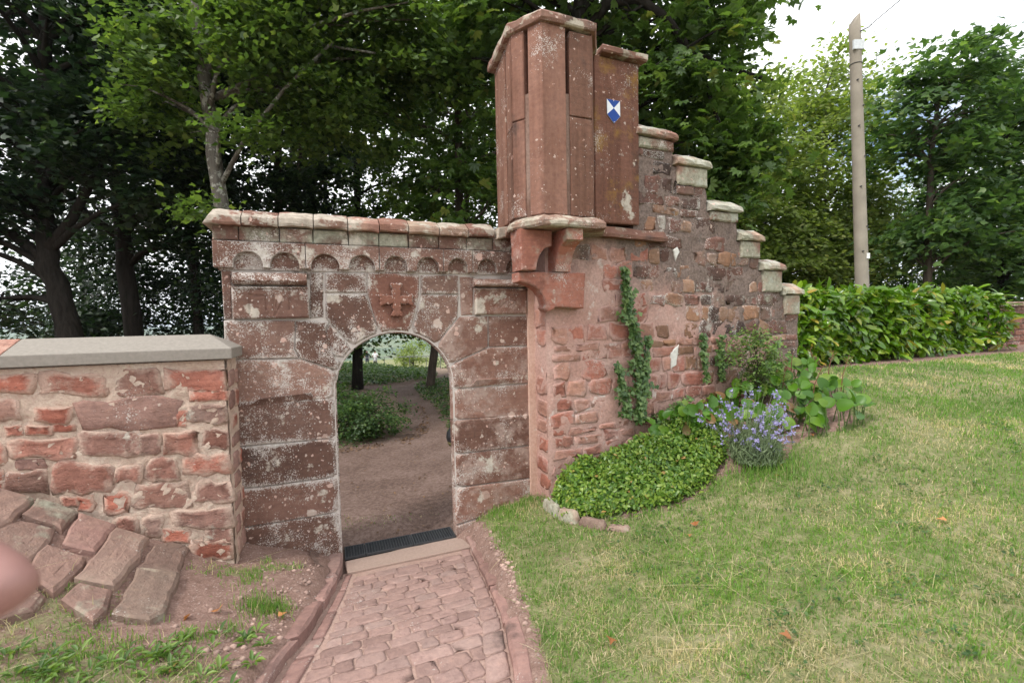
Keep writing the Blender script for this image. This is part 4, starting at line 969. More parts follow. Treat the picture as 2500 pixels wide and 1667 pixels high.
# corbel block and brackets
block('corbel_block', [(1.672, 2.715), (1.668, 2.625), (1.75, 2.612), (1.83, 2.585), (1.90, 2.54), (1.945, 2.475), (1.965, 2.40), (1.955, 2.36), (1.99, 2.33), (2.05, 2.345), (2.07, 2.375), (2.40, 2.352), (2.425, 2.72)], -.455, -.28, M_fresh, tur, bev=.012, step=.08)
arc = [(1.985 - .165 * math.cos(t), 2.722 + .235 * math.sin(t)) for t in [math.pi / 2 * i / 7 for i in range(8)]]
block('bracket', [(1.655, 3.108), (1.665, 2.722), (1.815, 2.722)] + arc[1:] + [(1.99, 3.108)], -.56, -.32, M_fresh, tur, bev=.01, step=.07)
pr = [(-.72, 3.108), (-.722, 3.0), (-.66, 2.985), (-.585, 2.95), (-.525, 2.88), (-.49, 2.80), (-.475, 2.722), (-.3, 2.722), (-.3, 3.108)]
block('bracket', pr, 2.06, 2.235, M_fresh, tur, bev=.01, step=.07, frame=lambda a, y, z: (y, a, z))
# the small enamel shield: white and blue quarters
def rwp(u, h, z): return (2.029 + u * math.cos(math.radians(1)) + 0, -.352 - h, z)
sg = root('shield_sign', (*gate_xy(2.029 + .82, -.353), 4.32), GATE_A, label='small blue and white shield-shaped plaque fixed to the turret flank', cat='sign')
SP = [(-.086, .245), (.083, .245), (.085, .082), (.004, .0), (-.083, .085)]
blk_m = plain('plaque back', (.3, .3, .32), .4, .5)
n = 5
MB().add([(x, -.001, z) for x, z in SP] + [(x, -.006, z) for x, z in SP], [(4, 3, 2, 1, 0), (5, 6, 7, 8, 9)] + [(i, (i + 1) % n, n + (i + 1) % n, n + i) for i in range(n)]).build('backing', blk_m, sg)
M_blue = plain('enamel blue', (.006, .05, .28), .5, .25, vary=.05); M_wh = plain('enamel white', (.74, .76, .8), .5, .3, vary=.03)
Cc = (0.002, .16)
def tri(name, pts, m_): mesh(name, [(x, -.0075, z) for x, z in pts], [tuple(range(len(pts)))], m_, sg)
A_, B_, C_, D_, E_ = [(x * .965, .004 + z * .975) for x, z in SP]
tri('white_field', [E_, Cc, A_], M_wh); tri('white_field', [B_, Cc, C_], M_wh)
tri('blue_field', [A_, Cc, B_], M_blue); tri('blue_field', [E_, D_, C_, Cc], M_blue)
for x, z in ((0, .235), (.004, .016)):
    MB().tube([(x, -.006, z), (x, -.011, z)], .004, 8).build('rivet', M_wh, sg)

# ------------------------------------------------------------------ cobbled ramp, kerbs, drain
def gxyz(u, w, h): x, y = gate_xy(u, w); return (x, y, float(ramp_z(w)) + h)
ws = np.arange(-.24, -6.01, -.12)
vs, fs = [], []
for i, w in enumerate(ws):
    lo, hi = ramp_edge(w)
    for q in range(13): vs.append(gxyz(float(lo) + .03 + (float(hi) - float(lo) - .06) * q / 12, w, -.004 + random.uniform(-.003, .003)))
for i in range(len(ws) - 1):
    for q in range(12): a = i * 13 + q; fs.append((a, a + 13, a + 14, a + 1))
ramp = mesh('cobbled_path', vs, fs, M_joint, None, True); tag(ramp, kind='structure')
def on(l, w): 
    p = sorted((-b, a) for a, b in l); return float(np.interp(-w, [q[0] for q in p], [q[1] for q in p]))
def fm(a, b, h): return gxyz(a, b, h)
w = -.40; row = 0
while w > -2.75:
    d = random.uniform(.095, .128)
    lo, hi = on(GL, w) + .012, on(GR, w) - .01
    u = lo; 
    if row % 2: u = lo - .0
    first = True
    while u < hi - .03:
        L = random.choice([.11, .14, .16, .18, .23]) * random.uniform(.9, 1.1) * (.6 if first and row % 2 else 1); first = False
        e = u + L
        if hi - e < .08: e = hi
        t = random.uniform(-.012, .012)
        rubble('cobble', [(u, w - d + t), (e, w - d - t * .5), (e, w + t), (u, w - t * .5)], M_cobble, ramp, fm, h=random.uniform(.001, .008), n=10, jit=.2, deep=.04, rough=.004)
        u = e + .009
    w -= d + .007; row += 1
w = -.30                                                               # row beside the right kerb
while w > -2.7:
    L = random.uniform(.14, .24); e = w - L
    q = [(on(GR, w) + .008, w), (on(GR, e) + .008, e + .012), (on(KR[0], e) - .012, e + .012), (on(KR[0], w) - .012, w)]
    rubble('cobble', q, M_cobble, ramp, fm, h=random.uniform(.004, .012), n=12, jit=.05, deep=.05, rough=.003); w = e
w = -.30                                                               # gutter slabs beside the left kerb
while w > -2.2:
    L = random.uniform(.2, .42); e = w - L
    q = [(on(GL0, w) + .02, w), (on(GL0, e) + .02, e + .014), (on(GL, e) - .008, e + .014), (on(GL, w) - .008, w)]
    rubble('gutter_slab', q, M_kerb, ramp, fm, h=random.uniform(.004, .014), n=14, jit=.04, deep=.05, rough=.003); w = e
def kerb(inner, outer, cuts, h0, side):
    for a, b in zip(cuts, cuts[1:]):
        k = max(2, int((a - b) / .12)); ww = [a - .008 + (b - a + .016) * i / k for i in range(k + 1)]
        p = [(on(inner, x) + random.uniform(-.006, .006), x) for x in ww] + [(on(outer, x) + random.uniform(-.008, .008), x) for x in reversed(ww)]
        n = len(p); hh = h0 + random.uniform(-.01, .012)
        p = ccw(p); r1 = inset(p, .02)
        vs = [fm(x, y, -.1) for x, y in p] + [fm(x, y, hh - .018 + random.uniform(-.005, .005)) for x, y in p] + [fm(x, y, hh + random.uniform(-.005, .005)) for x, y in r1]
        fs = [(r * n + i, r * n + (i + 1) % n, (r + 1) * n + (i + 1) % n, (r + 1) * n + i) for r in range(2) for i in range(n)]
        # top as strips between the two sides
        fs.append(tuple(2 * n + i for i in range(n)))
        mesh('kerb_stone', vs, fs, M_kerb, ramp, False, [1] * n + [.8] * n + [.3] * n)
kerb(KL[0], KL[1], [.04, -.5, -.98, -1.5, -2.05], .08, -1)
kerb(KR[0], KR[1], [-.0, -.42, -.88, -1.36, -1.95, -2.6], .05, 1)
# threshold slab and drain grates
th = block('threshold_slab', [(.03, -.30), (1.19, -.30), (1.14, -.012), (.012, -.05)], .035, -.1, M_thresh, ramp, bev=.008, step=.1, frame=lambda u, y, w_: gxyz(u, w_, y - .012))
gx0, gx1, gw0, gw1 = .018, 1.092, -.035, .20
dr = root('drain', (*gate_xy(.55, .08), 0), GATE_A, label='black iron drain grating of three panels across the gateway threshold', cat='drain')
MB().box((gx0 - .55, gw0 - .08, -.1), (gx1 - .55, gw1 - .08, .022)).build('pit', M_pit_shade, dr)  # solid black box, its colour stands in for shade below the bars
for a, b in ((gx0, .205), (.212, .66), (.667, gx1)):
    f = MB(); a -= .55; b -= .55; y0, y1 = gw0 - .08, gw1 - .08
    for bb in (((a, y0), (b, y0 + .012)), ((a, y1 - .012), (b, y1)), ((a, y0 + .012), (a + .012, y1 - .012)), ((b - .012, y0 + .012), (b, y1 - .012))): f.box((*bb[0], .023), (*bb[1], .042))
    fr = f.build('grate_frame', M_iron, dr)
    g = MB(); x = a + .03
    while x < b - .02: g.box((x, y0 + .012, .023), (x + .006, y1 - .012, .040)); x += .026
    y = y0 + .032
    while y < y1 - .02: g.box((a + .012, y, .024), (b - .012, y + .005, .038)); y += .026
    tag(g.build('grating', M_iron, fr), kind='stuff')
# slabs laid on the bank against the left wall
sl = root('stone_slope', (-2.8, 2.8, 0), 0, label='bank of worn brown slabs laid sloping against the foot of the left wall', cat='paving')
for i, q in enumerate(SLABS):
    p = ccw([(x + 2.8, y - 2.8) for x, y in q]); p = dense(p, .07, .008); n = len(p); r1 = inset(p, .016); r2 = inset(p, .07)
    def Z(x, y, h): return (x, y, float(ground_z(np.array([x - 2.8]), np.array([y + 2.8]))[0]) + h)
    tl = random.uniform(.035, .06); gx_, gy_ = random.uniform(-.06, .06), random.uniform(-.06, .06)
    vs = [Z(x, y, -.06) for x, y in p] + [Z(x, y, tl - .014 + x * 0) for x, y in p] + [Z(x, y, tl + random.uniform(-.003, .003)) for x, y in r1] + [Z(x, y, tl + random.uniform(-.003, .003)) for x, y in r2]
    fs = [(r * n + k, r * n + (k + 1) % n, (r + 1) * n + (k + 1) % n, (r + 1) * n + k) for r in range(3) for k in range(n)] + [tuple(3 * n + k for k in range(n))]
    mesh('slab', vs, fs, M_slab if i != 2 else M_grey, sl, False, [1] * n + [.8] * n + [.5] * n + [.1] * n)
# edging stones of the planting bed
be = root('bed_edging', (.6, 4.1, 0), 0, label='short row of low weathered stones edging the periwinkle bed', cat='edging')
E0 = [(.30, 4.60), (.42, 4.32), (.58, 4.10), (.80, 3.92), (.98, 3.80)]
for (a, b) in zip(E0, E0[1:]):
    dx, dy = b[0] - a[0], b[1] - a[1]; l = math.hypot(dx, dy); nx_, ny_ = -dy / l * .035, dx / l * .035
    k = .04
    q = [(a[0] + dx * k + nx_ - .6, a[1] + dy * k + ny_ - 4.1), (b[0] - dx * k + nx_ - .6, b[1] - dy * k + ny_ - 4.1), (b[0] - dx * k - nx_ - .6, b[1] - dy * k - ny_ - 4.1), (a[0] + dx * k - nx_ - .6, a[1] + dy * k - ny_ - 4.1)]
    top = .10 if a[0] < .5 else .065 if a[0] < .75 else .03
    rubble('stone', q, M_merlon if a[0] < .5 else M_slab, be, lambda x, y, h: (x, y, float(ground_z(np.array([x + .6]), np.array([y + 4.1]))[0]) + h), h=top, n=12, jit=.05, deep=.1, rough=.012)
# ------------------------------------------------------------------ vegetation
G_dark = leaf_mat('dark maple leaf', [(0, (.006, .017, .009)), (.5, (.012, .031, .013)), (.9, (.025, .056, .019)), (1, (.055, .10, .027))], .5, .32)
G_mid = leaf_mat('maple leaf', [(0, (.03, .062, .015)), (.5, (.052, .102, .021)), (.9, (.09, .155, .03)), (1, (.14, .2, .04))], .5, .42)
G_bright = leaf_mat('bright maple leaf', [(0, (.04, .078, .018)), (.5, (.07, .128, .025)), (.9, (.115, .19, .035)), (1, (.17, .23, .05))], .5, .45)
G_pale = leaf_mat('pale hazel leaf', [(0, (.10, .15, .036)), (.5, (.16, .225, .05)), (.9, (.23, .29, .075)), (1, (.32, .34, .14))], .55, .5)
G_chest = leaf_mat('chestnut leaf', [(0, (.038, .078, .018)), (.5, (.065, .125, .025)), (.92, (.105, .18, .035)), (1, (.18, .2, .05))], .42, .42)
G_deep = leaf_mat('deep green leaf', [(0, (.032, .074, .024)), (.5, (.058, .12, .034)), (.9, (.095, .175, .045)), (1, (.15, .22, .055))], .45, .42)
G_laurel = leaf_mat('laurel leaf', [(0, (.05, .12, .016)), (.5, (.11, .205, .028)), (.8, (.15, .255, .04)), (.97, (.26, .32, .075)), (1, (.30, .20, .06))], .28, .2, spec=.5, sat=1.1)
G_vinca = leaf_mat('periwinkle leaf', [(0, (.055, .12, .028)), (.5, (.125, .215, .045)), (.85, (.215, .30, .07)), (.985, (.2, .27, .07)), (1, (.42, .24, .12))], .38, .25, sat=1.08)
G_ivy = leaf_mat('ivy leaf', [(0, (.045, .10, .028)), (.5, (.09, .17, .045)), (1, (.17, .25, .08))], .4, .25)
G_berg = leaf_mat('bergenia leaf', [(0, (.055, .13, .025)), (.6, (.10, .205, .035)), (.8, (.17, .27, .055)), (.9, (.12, .10, .05)), (.96, (.22, .13, .08)), (1, (.3, .2, .12))], .4, .28, sat=1.1)
G_lav = leaf_mat('lavender leaf', [(0, (.10, .15, .08)), (1, (.20, .26, .15))], .7, .2)
G_lavf = leaf_mat('lavender flower', [(0, (.23, .21, .52)), (.6, (.34, .31, .66)), (1, (.48, .44, .78))], .7, .25, tcol=.8)
G_herb = leaf_mat('low herb leaf', [(0, (.03, .075, .02)), (.5, (.06, .13, .03)), (1, (.11, .19, .05))], .5, .3)
G_weed = leaf_mat('weed leaf', [(0, (.05, .11, .02)), (.5, (.10, .19, .03)), (1, (.19, .28, .06))], .45, .3)
G_fall = leaf_mat('fallen leaf', [(0, (.28, .10, .03)), (1, (.5, .22, .08))], .6, .2)
G_grass = leaf_mat('grass blade', [(0, (.09, .19, .04)), (.35, (.135, .26, .055)), (.6, (.20, .30, .085)), (.72, (.40, .36, .22)), (1, (.60, .50, .38))], .55, .3, sat=1.06)
B_dark = bark_mat('dark bark', (.013, .011, .009), (.036, .031, .026))
B_grey = bark_mat('grey lichened bark', (.07, .06, .05), (.16, .145, .12), .8)
B_brown = bark_mat('brown bark', (.05, .04, .032), (.12, .095, .075))
B_twig = bark_mat('twig bark', (.035, .03, .02), (.08, .065, .045))

def gz(x, y): return float(ground_z(np.array([x]), np.array([y]))[0])

def crown_points(ells, clump_r, per, flat=.35):
    """leaf positions: sprays of leaves grouped in layered clumps that fill the ellipsoids unevenly; returns leaves, normals, clump centres"""
    P, N, C_ = [], [], []
    for (cx, cy, cz, rx, ry, rz, n) in ells:
        d = unit(n); r = rng.uniform(.12, 1, n) ** .5
        c = d * r[:, None] * np.array([rx, ry, rz]) + np.array([cx, cy, cz])
        C_.append(c)
        for q, dd in zip(c, d):
            m = int(per * 1.25 * rng.uniform(.55, 1.4)); s = clump_r * rng.uniform(.6, 1.35)
            off = rng.normal(size=(m, 3)) * np.array([s, s, s * flat]) * .6
            tilt = np.array([rng.normal() * .3, rng.normal() * .3]) + dd[:2] * .25
            off[:, 2] -= (off[:, 0] * tilt[0] + off[:, 1] * tilt[1])
            P.append(q + off)
            nn = np.array([tilt[0], tilt[1], 1.0]) + rng.normal(size=(m, 3)) * .42
            N.append(nn)
    return np.concatenate(P), np.concatenate(N), np.concatenate(C_)

def tree(name, base, trunk, r0, ells, leaf, size, mat, bark, label, cat='tree', group=None, per=70, clump=.55, limbs=26, r1=None, seedd=None, forks=(), flat=.35, limb_r=.05):
    """trunk: points relative to the base; ells: crown ellipsoids relative to the base (x,y,z,rx,ry,rz,clumps)"""
    t = root(name, base, 0, label=label, cat=cat, group=group)
    tr = [Vector(p) for p in trunk]
    k = len(tr); r1 = r1 or r0 * .35
    fine, rad = [], []
    for i in range(k - 1):
        for s_ in range(4):
            q = tr[i].lerp(tr[i + 1], s_ / 4) + Vector((random.uniform(-1, 1), random.uniform(-1, 1), 0)) * r0 * .14
            fine.append(q); f = (i + s_ / 4) / (k - 1); rad.append((r0 * (1 - f) + r1 * f) * (1.25 if not fine[:-1] else 1) * random.uniform(.95, 1.06))
    fine.append(tr[-1]); rad.append(r1)
    mb = MB().tube(fine, rad, 10)
    mb.build('trunk', bark, t, True)
    for fk in forks:
        pts, ra, rb = fk
        pts = [Vector(p) for p in pts]
        MB().tube(pts, [ra + (rb - ra) * i / (len(pts) - 1) for i in range(len(pts))], 8).build('limb', bark, t, True)
    P, N, Cc_ = crown_points(ells, clump, per, flat)
    if limbs:
        lb = MB()
        pick = rng.choice(len(Cc_), min(limbs, len(Cc_)), replace=False)
        tz = np.array([p.z for p in fine])
        for i in pick:
            c = Vector(Cc_[i]); zt = c.z - random.uniform(.1, .5) * (abs(c.x) + abs(c.y)) * .6 - .3
            j = int(np.argmin(np.abs(tz - max(fine[0].z + tz[-1] * .3, min(zt, tz[-1])))))
            a = fine[j]; mid = a.lerp(c, .5) + Vector((random.uniform(-.2, .2), random.uniform(-.2, .2), random.uniform(0, .35)))
            L = (c - a).length; rr = min(rad[j] * .7, limb_r * (.5 + L * .25))
            pp = [a, a.lerp(mid, .5) + Vector((0, 0, .08)), mid, mid.lerp(c, .5) + Vector((0, 0, .06)), c]
            lb.tube(pp, [rr, rr * .8, rr * .55, rr * .35, rr * .12], 5, False)
            for _ in range(2):
                d = Vector(unit(1)[0]) * random.uniform(.4, .8); d.z = abs(d.z) * .4
                lb.tube([pp[2], pp[2] + d * .5 + Vector((0, 0, .05)), pp[2] + d], [rr * .4, rr * .25, rr * .08], 4, False)
        tag(lb.build('branches', bark, t, True), kind='stuff')
    sz = size * .84 * rng.uniform(.6, 1.25, len(P))
    tag(leaves('crown', P, N, sz, leaf, mat, t), kind='stuff')
    return t

def at(px, Y): return (px * 2500 / 2352 - 1250) / 1111 * Y    # a bearing seen in the photograph turned into metres east at distance Y

# the grey lichened maple behind the gateway
x0 = -5.2
tree('maple_tree', (x0, 8.5, gz(x0, 8.5)), [(0, 0, -.1), (.0, .05, 2.2), (-.12, .1, 4.2), (-.32, .15, 6.0), (-.5, .2, 8.2), (-.62, .3, 11)], .17,
     [(1.3, .5, 6.9, 1.6, 1.0, 1.2, 66), (.4, 1.3, 9.6, 3.0, 1.8, 2.0, 100), (-1.5, .5, 6.4, .8, .9, .9, 20), (-.1, -.2, 4.25, .55, .5, .2, 5), (3.2, .6, 7.9, 1.6, 1.4, 1.2, 55), (-.95, -.3, 7.2, .55, .4, 1.1, 26), (.9, -.3, 7.6, 1.0, .5, .8, 44), (.7, -.5, 5.75, .5, .4, .4, 5), (2.3, -.2, 8.3, 1.3, .6, .5, 40)],
     LEAF_MAPLE, .14, G_bright, B_grey, 'slender tree with pale lichened trunk rising straight behind the left end of the gateway coping', per=60, clump=.42, limbs=26, r1=.09,
     forks=[([(-.2, .1, 4.9), (.35, .0, 5.7), (1.2, -.1, 6.6), (2.1, -.1, 7.4)], .045, .02), ([(-.36, .1, 6.2), (-.05, 0, 7.0), (.5, 0, 7.5), (1.6, .1, 7.5), (2.8, .1, 7.3)], .05, .02)])
# dark trees on the left
bx = -9.6
tree('sycamore_tree', (bx, 10, gz(bx, 10)), [(0, 0, -.3), (-.1, 0, 2.0), (-.45, 0, 3.6), (-.6, .1, 4.8), (-.5, .2, 7), (-.3, .2, 10)], .27,
     [(-.4, 0, 8.2, 3.4, 2.6, 3.6, 190), (-1.6, -1.0, 5.0, 1.6, 1.2, 1.1, 42), (1.4, -.4, 6.0, 1.6, 1.2, 1.5, 50), (-2.2, -.2, 2.2, 1.3, 1.0, .9, 16)],
     LEAF_MAPLE, .17, G_dark, B_dark, 'thick dark leaning trunk at far left, bent branches over the low wall', per=62, clump=.6, limbs=34, limb_r=.07,
     forks=[([(-.5, 0, 3.7), (-1.2, 0, 4.3), (-2.0, 0, 4.6), (-3.0, .1, 5.2)], .13, .05), ([(-.5, 0, 3.9), (.1, 0, 4.6), (.7, 0, 5.6), (1.1, 0, 7)], .12, .05)])
bx = -9.9
tree('sycamore_tree', (bx, 12, gz(bx, 12)), [(0, 0, -.3), (-.1, 0, 2.6), (-.25, 0, 5.0), (-.3, .1, 7.0), (-.2, .2, 10.5)], .25,
     [(.2, .2, 9.4, 3.0, 2.4, 3.2, 170), (1.8, -.4, 5.2, 1.5, 1.2, 1.1, 34), (-1.2, -.6, 7.0, 1.5, 1.3, 1.4, 44)],
     LEAF_MAPLE, .18, G_dark, B_dark, 'dark tree forking into several upright limbs, second from the left', per=60, clump=.6, limbs=30, limb_r=.07,
     forks=[([(-.2, 0, 4.7), (.5, 0, 5.4), (1.4, .1, 5.9), (2.6, .1, 6.2)], .11, .05), ([(-.25, 0, 4.9), (.3, 0, 6.4), (.5, 0, 8.2)], .11, .05), ([(-.25, 0, 4.6), (-1.0, 0, 5.2), (-1.7, 0, 5.9), (-2.1, 0, 7.2)], .1, .04)])
bx = -8.9
tree('sycamore_tree', (bx, 13, gz(bx, 13)), [(0, 0, -.3), (-.05, 0, 4), (-.35, 0, 7.2), (-.6, .1, 11)], .15,
     [(.2, .2, 9.6, 2.3, 2.0, 2.6, 110), (.6, -.4, 6.3, 1.5, 1.2, 1.0, 40)], LEAF_MAPLE, .18, G_dark, B_dark, 'thin dark straight trunk just left of the pale lichened one', per=60, clump=.55, limbs=22)
bx = -6.5
tree('sycamore_tree', (bx, 13.2, gz(bx, 13.2)), [(0, 0, -.3), (-.1, 0, 3.2), (-.12, 0, 5.2), (-.05, .1, 8), (-.1, .1, 11)], .17,
     [(.4, .1, 9.2, 2.6, 2.0, 2.8, 130), (1.0, -.5, 6.0, 1.3, 1.1, .9, 30)], LEAF_MAPLE, .18, G_dark, B_brown, 'dark twin-stemmed tree behind the middle of the coping', per=58, clump=.55, limbs=24,
     forks=[([(-.05, 0, 2.8), (.35, 0, 4.2), (.5, 0, 6.4), (.8, 0, 9.0)], .12, .06), ([(.6, 0, 7.2), (.95, 0, 8.0), (1.2, 0, 9.4)], .05, .03)])
bx, by = -5.5, 16.0
tree('lime_tree', (bx, by, gz(bx, by)), [(0, 0, -.2), (.1, 0, 3), (.2, 0, 6), (.25, .1, 9), (.2, .1, 12)], .19,
     [(.4, .0, 9.2, 2.6, 2.2, 3.6, 150), (.6, -.6, 5.2, 2.0, 1.4, 1.1, 50), (1.7, -1.0, 2.4, 1.1, .9, .3, 24), (.1, -.3, 1.6, .9, .6, .35, 9)], LEAF_MAPLE, .17, G_mid, B_dark, 'dark trunk seen through the left side of the arch', per=56, clump=.55, limbs=26)
bx, by = -2.85, 15.6
tree('lime_tree', (bx, by, gz(bx, by)), [(0, 0, -.2), (.2, 0, 1.6), (.8, 0, 3.6), (1.4, 0, 5.8), (1.5, .1, 9), (1.4, .1, 12)], .16,
     [(1.3, .0, 9.0, 2.4, 2.2, 3.0, 130), (.9, -.6, 6.2, 1.5, 1.2, 1.0, 34), (-.5, -.4, 2.25, 1.7, 1.0, .32, 40), (1.0, .2, 2.9, 1.0, .9, .5, 22)], LEAF_MAPLE, .17, G_mid, B_brown, 'slim leaning tree seen through the right side of the arch', per=54, clump=.5, limbs=24)
# foliage tree reaching over the gateway towards the turret
bx, by = -1.28, 10.8
tree('chestnut_tree', (bx, by, gz(bx, by)), [(0, 0, -.2), (.05, 0, 2), (.1, .1, 5), (.1, .2, 8), (.1, .2, 11)], .15,
     [(.1, -.2, 8.6, 2.3, 1.7, 2.4, 78), (.0, -.6, 4.9, 1.7, 1.0, 1.0, 40), (1.0, -.3, 6.2, 1.3, 1.1, 1.0, 26), (-1.6, -.3, 7.0, 1.2, 1.0, 1.0, 24)], LEAF_CHESTNUT, .2, G_chest, B_brown, 'bright leafy chestnut just left of the turret, crown above the coping', per=26, clump=.5, limbs=24)
# big chestnut behind the turret with an arching bough
bx, by = 1.9, 9.6
tree('chestnut_tree', (bx, by, gz(bx, by)), [(0, 0, -.3), (-.05, 0, 3), (-.2, 0, 5.6), (-.35, .1, 8.2), (-.3, .2, 11)], .3,
     [(-.1, .3, 9.4, 3.0, 2.2, 1.9, 120), (1.6, .0, 6.7, 1.5, 1.4, 1.5, 84), (2.7, -.2, 4.9, .7, .8, .9, 30), (1.5, .4, 4.6, 1.6, 1.2, 1.6, 50), (2.6, .1, 8.3, .9, .9, .8, 28), (-2.4, -.1, 7.7, 1.6, 1.3, 1.2, 44)],
     LEAF_CHESTNUT, .21, G_chest, B_dark, 'big chestnut behind the turret with a dark bough arching right', per=28, clump=.5, limbs=40, limb_r=.06,
     forks=[([(-.35, 0, 7.6), (.1, -.2, 8.2), (.7, -.3, 8.25), (1.3, -.35, 7.8), (1.7, -.35, 7.2), (2.4, -.3, 6.9), (3.4, -.3, 6.6)], .13, .04), ([(1.6, -.35, 7.4), (2.0, -.4, 6.6), (2.3, -.4, 5.7), (2.9, -.4, 5.1)], .06, .025)])
# right-hand trees
for (bx, by, hh, lab, mt, sc, bk) in ((7.4, 14.5, 9.7, 'tall pale green hazel right of the chestnut, behind the wall steps', G_pale, 1.0, B_brown),
                                  (10.6, 15.5, 10.6, 'pale green leafy tree directly behind the wooden pole', G_pale, 1.05, B_brown)):
    g = gz(bx, by)
    tree('hazel_tree', (bx, by, g), [(0, 0, -.2), (.1, 0, 2), (-.1, .1, 4.5), (.1, .1, hh - 2.2)], .14,
         [(0, 0, hh * .56, 2.2 * sc, 1.9, hh * .36, 270), (-.6, -.5, hh * .25, 2.1, 1.3, 1.5, 110), (.9, -.4, hh * .3, 1.9, 1.2, 1.7, 100)], LEAF_OVAL, .19, mt, bk, lab, per=46, clump=.55, limbs=34,
         forks=[([(.05, 0, 1.2), (-.6, 0, 2.6), (-1.1, 0, 4.6), (-1.3, 0, 6.6)], .07, .03), ([(.1, 0, 1.5), (.8, 0, 3.0), (1.2, 0, 5.2)], .06, .025)], flat=.3)
bx, by = 10.9, 12.0
tree('sycamore_tree', (bx, by, gz(bx, by)), [(0, 0, -.2), (.05, 0, 2.4), (.15, .1, 4.6), (.3, .1, 6.6)], .11,
     [(.5, .0, 5.6, 1.7, 1.5, 2.4, 96), (1.2, -.2, 3.0, 1.5, 1.2, 1.2, 40), (-.4, -.4, 2.6, .9, .9, .8, 18)], LEAF_MAPLE, .2, G_deep, B_brown, 'dark green tree with thin upright trunk right of the wooden pole', per=48, clump=.5, limbs=34, flat=.28)
bx, by = 14.0, 13.0
tree('sycamore_tree', (bx, by, gz(bx, by)), [(0, 0, -.2), (.05, 0, 2.4), (.1, .1, 4.6), (.1, .1, 6.6)], .14,
     [(.2, .0, 5.2, 2.1, 1.6, 2.7, 120), (.2, -.4, 2.2, 1.9, 1.2, 1.3, 54)], LEAF_MAPLE, .2, G_deep, B_dark, 'dense dark green tree at the right edge above the low wall', per=52, clump=.55, limbs=30, flat=.28)
# the wood further off, tree by tree
wood = [(-17, 17, 9.5), (-20.5, 22, 10), (-13.2, 19, 11), (-15.5, 25, 12), (-9.3, 20, 12), (-8.9, 22.5, 12), (-1.8, 20, 12), (2.0, 17, 11), (4.9, 16.5, 7.0), (6.2, 21, 8), (14.2, 19.5, 6.6), (17.2, 17.5, 7.0), (20.5, 20, 7.5), (9.7, 21, 8.0), (-12.3, 14.6, 11.5), (-7.2, 17.2, 12)]
words_ = ['dark wood tree far left with sky around its foot', 'distant dark tree at the left edge of the wood', 'dark wood tree behind the forked one', 'far dark tree between the two left trunks', 'dark wood tree behind the pale lichened trunk',
          'dark wood tree behind the lime left of the arch', 'dark wood tree behind the leaning lime', 'shady tree hidden mostly by the turret', 'low pale tree showing between turret and hazel', 'far tree behind the wall steps', 'low dark tree between pole and dark sycamore', 'dark tree behind the hedge end',
          'farthest dark tree on the right', 'far pale tree behind the hazels', 'dense dark tree between the leaning and forked trunks', 'tall dark tree left of the twin stems']
for i, ((bx, by, hh), lab) in enumerate(zip(wood, words_)):
    g = gz(bx, by); mt = G_pale if i in (13, 8, 9) else G_mid if i == 7 else G_deep if i in (10, 11, 12) else G_dark
    low = i in (7, 8, 9, 10, 11, 12, 13, 14)
    tree('wood_tree', (bx, by, g), [(0, 0, -.5), (.1, 0, hh * .3), (-.1, 0, hh * .6), (0, 0, hh * .9)], .2,
         [(0, 0, hh * .66, 2.7, 2.2, hh * .36, 110 if low else 48)] + ([(0, -.3, hh * .3, 2.7, 1.6, hh * .28, 90)] if low else [(random.uniform(-.8, .8), -.3, hh * .36, 1.5, 1.3, .9, 22)]), LEAF_RHOMB, .2, mt, B_dark, lab, group='trees of the wood', per=54, clump=.7, limbs=16)
# bushes seen through the arch, beyond the railing
for i, (bx, by, rr, lab) in enumerate(((-8.3, 38, 1.5, 'sunlit round bush beyond the railing, left one'), (-5.2, 39, 2.4, 'taller green bush beyond the railing beside the slim tree'), (-3.2, 38, 2.8, 'dark bush beyond the railing, mostly behind the right jamb'))):
    tree('bush', (bx, by, gz(bx, by)), [(0, 0, -.1), (0, .05, .6), (.1, 0, rr)], .08, [(0, 0, rr * .8, rr, rr, rr * .85, 46)], LEAF_RHOMB, .22, (G_pale, G_mid, G_deep)[i], B_twig, lab, 'bush', 'bushes beyond the railing', per=42, clump=.6, limbs=8)
# bush just behind the gateway
bx, by = -3.05, 9.25
tree('bush', (bx, by, gz(bx, by)), [(0, 0, -.1), (0, .05, .3), (.05, 0, .7)], .05, [(0, 0, .42, .95, .95, .55, 90), (-.6, .5, .5, .7, .7, .55, 40)], LEAF_OVAL, .075, G_deep, B_twig, 'low rounded green bush beside the path just through the arch', 'bush', per=64, clump=.2, limbs=20, flat=.6, limb_r=.015)

# ---- ground cover beyond the gateway
def scatter(poly, n, keep=None):
    x0, x1 = min(p[0] for p in poly), max(p[0] for p in poly); y0, y1 = min(p[1] for p in poly), max(p[1] for p in poly)
    X = rng.uniform(x0, x1, n * 4); Y = rng.uniform(y0, y1, n * 4); k = in_poly(X, Y, poly)
    return X[k][:n], Y[k][:n]
MOUND2 = [p for p in MOUND if p[1] < 30] + [(-9, 30)]
MOUND2 = [(-7.01, 15.22), (-5.76, 16.72), (-5.08, 16.87), (-4.13, 17.17), (-3.34, 17.74), (-3.12, 18.93), (-3.94, 21.91), (-5.6, 25.5), (-8.5, 27.5), (-13, 27), (-13, 20)]
X, Y = scatter(MOUND2, 15000)
Z = ground_z(X, Y); hgt = rng.uniform(.02, .24, len(X)) * (1 + .5 * np.sin(X * 2) * np.sin(Y * 1.7))
P = np.stack([X, Y, Z + hgt], -1)
tag(leaves('ground_cover', P, np.array([0, 0, 1.]) + rng.normal(size=(len(X), 3)) * .45, rng.uniform(.08, .17, len(X)), LEAF_RHOMB, G_herb), kind='stuff')
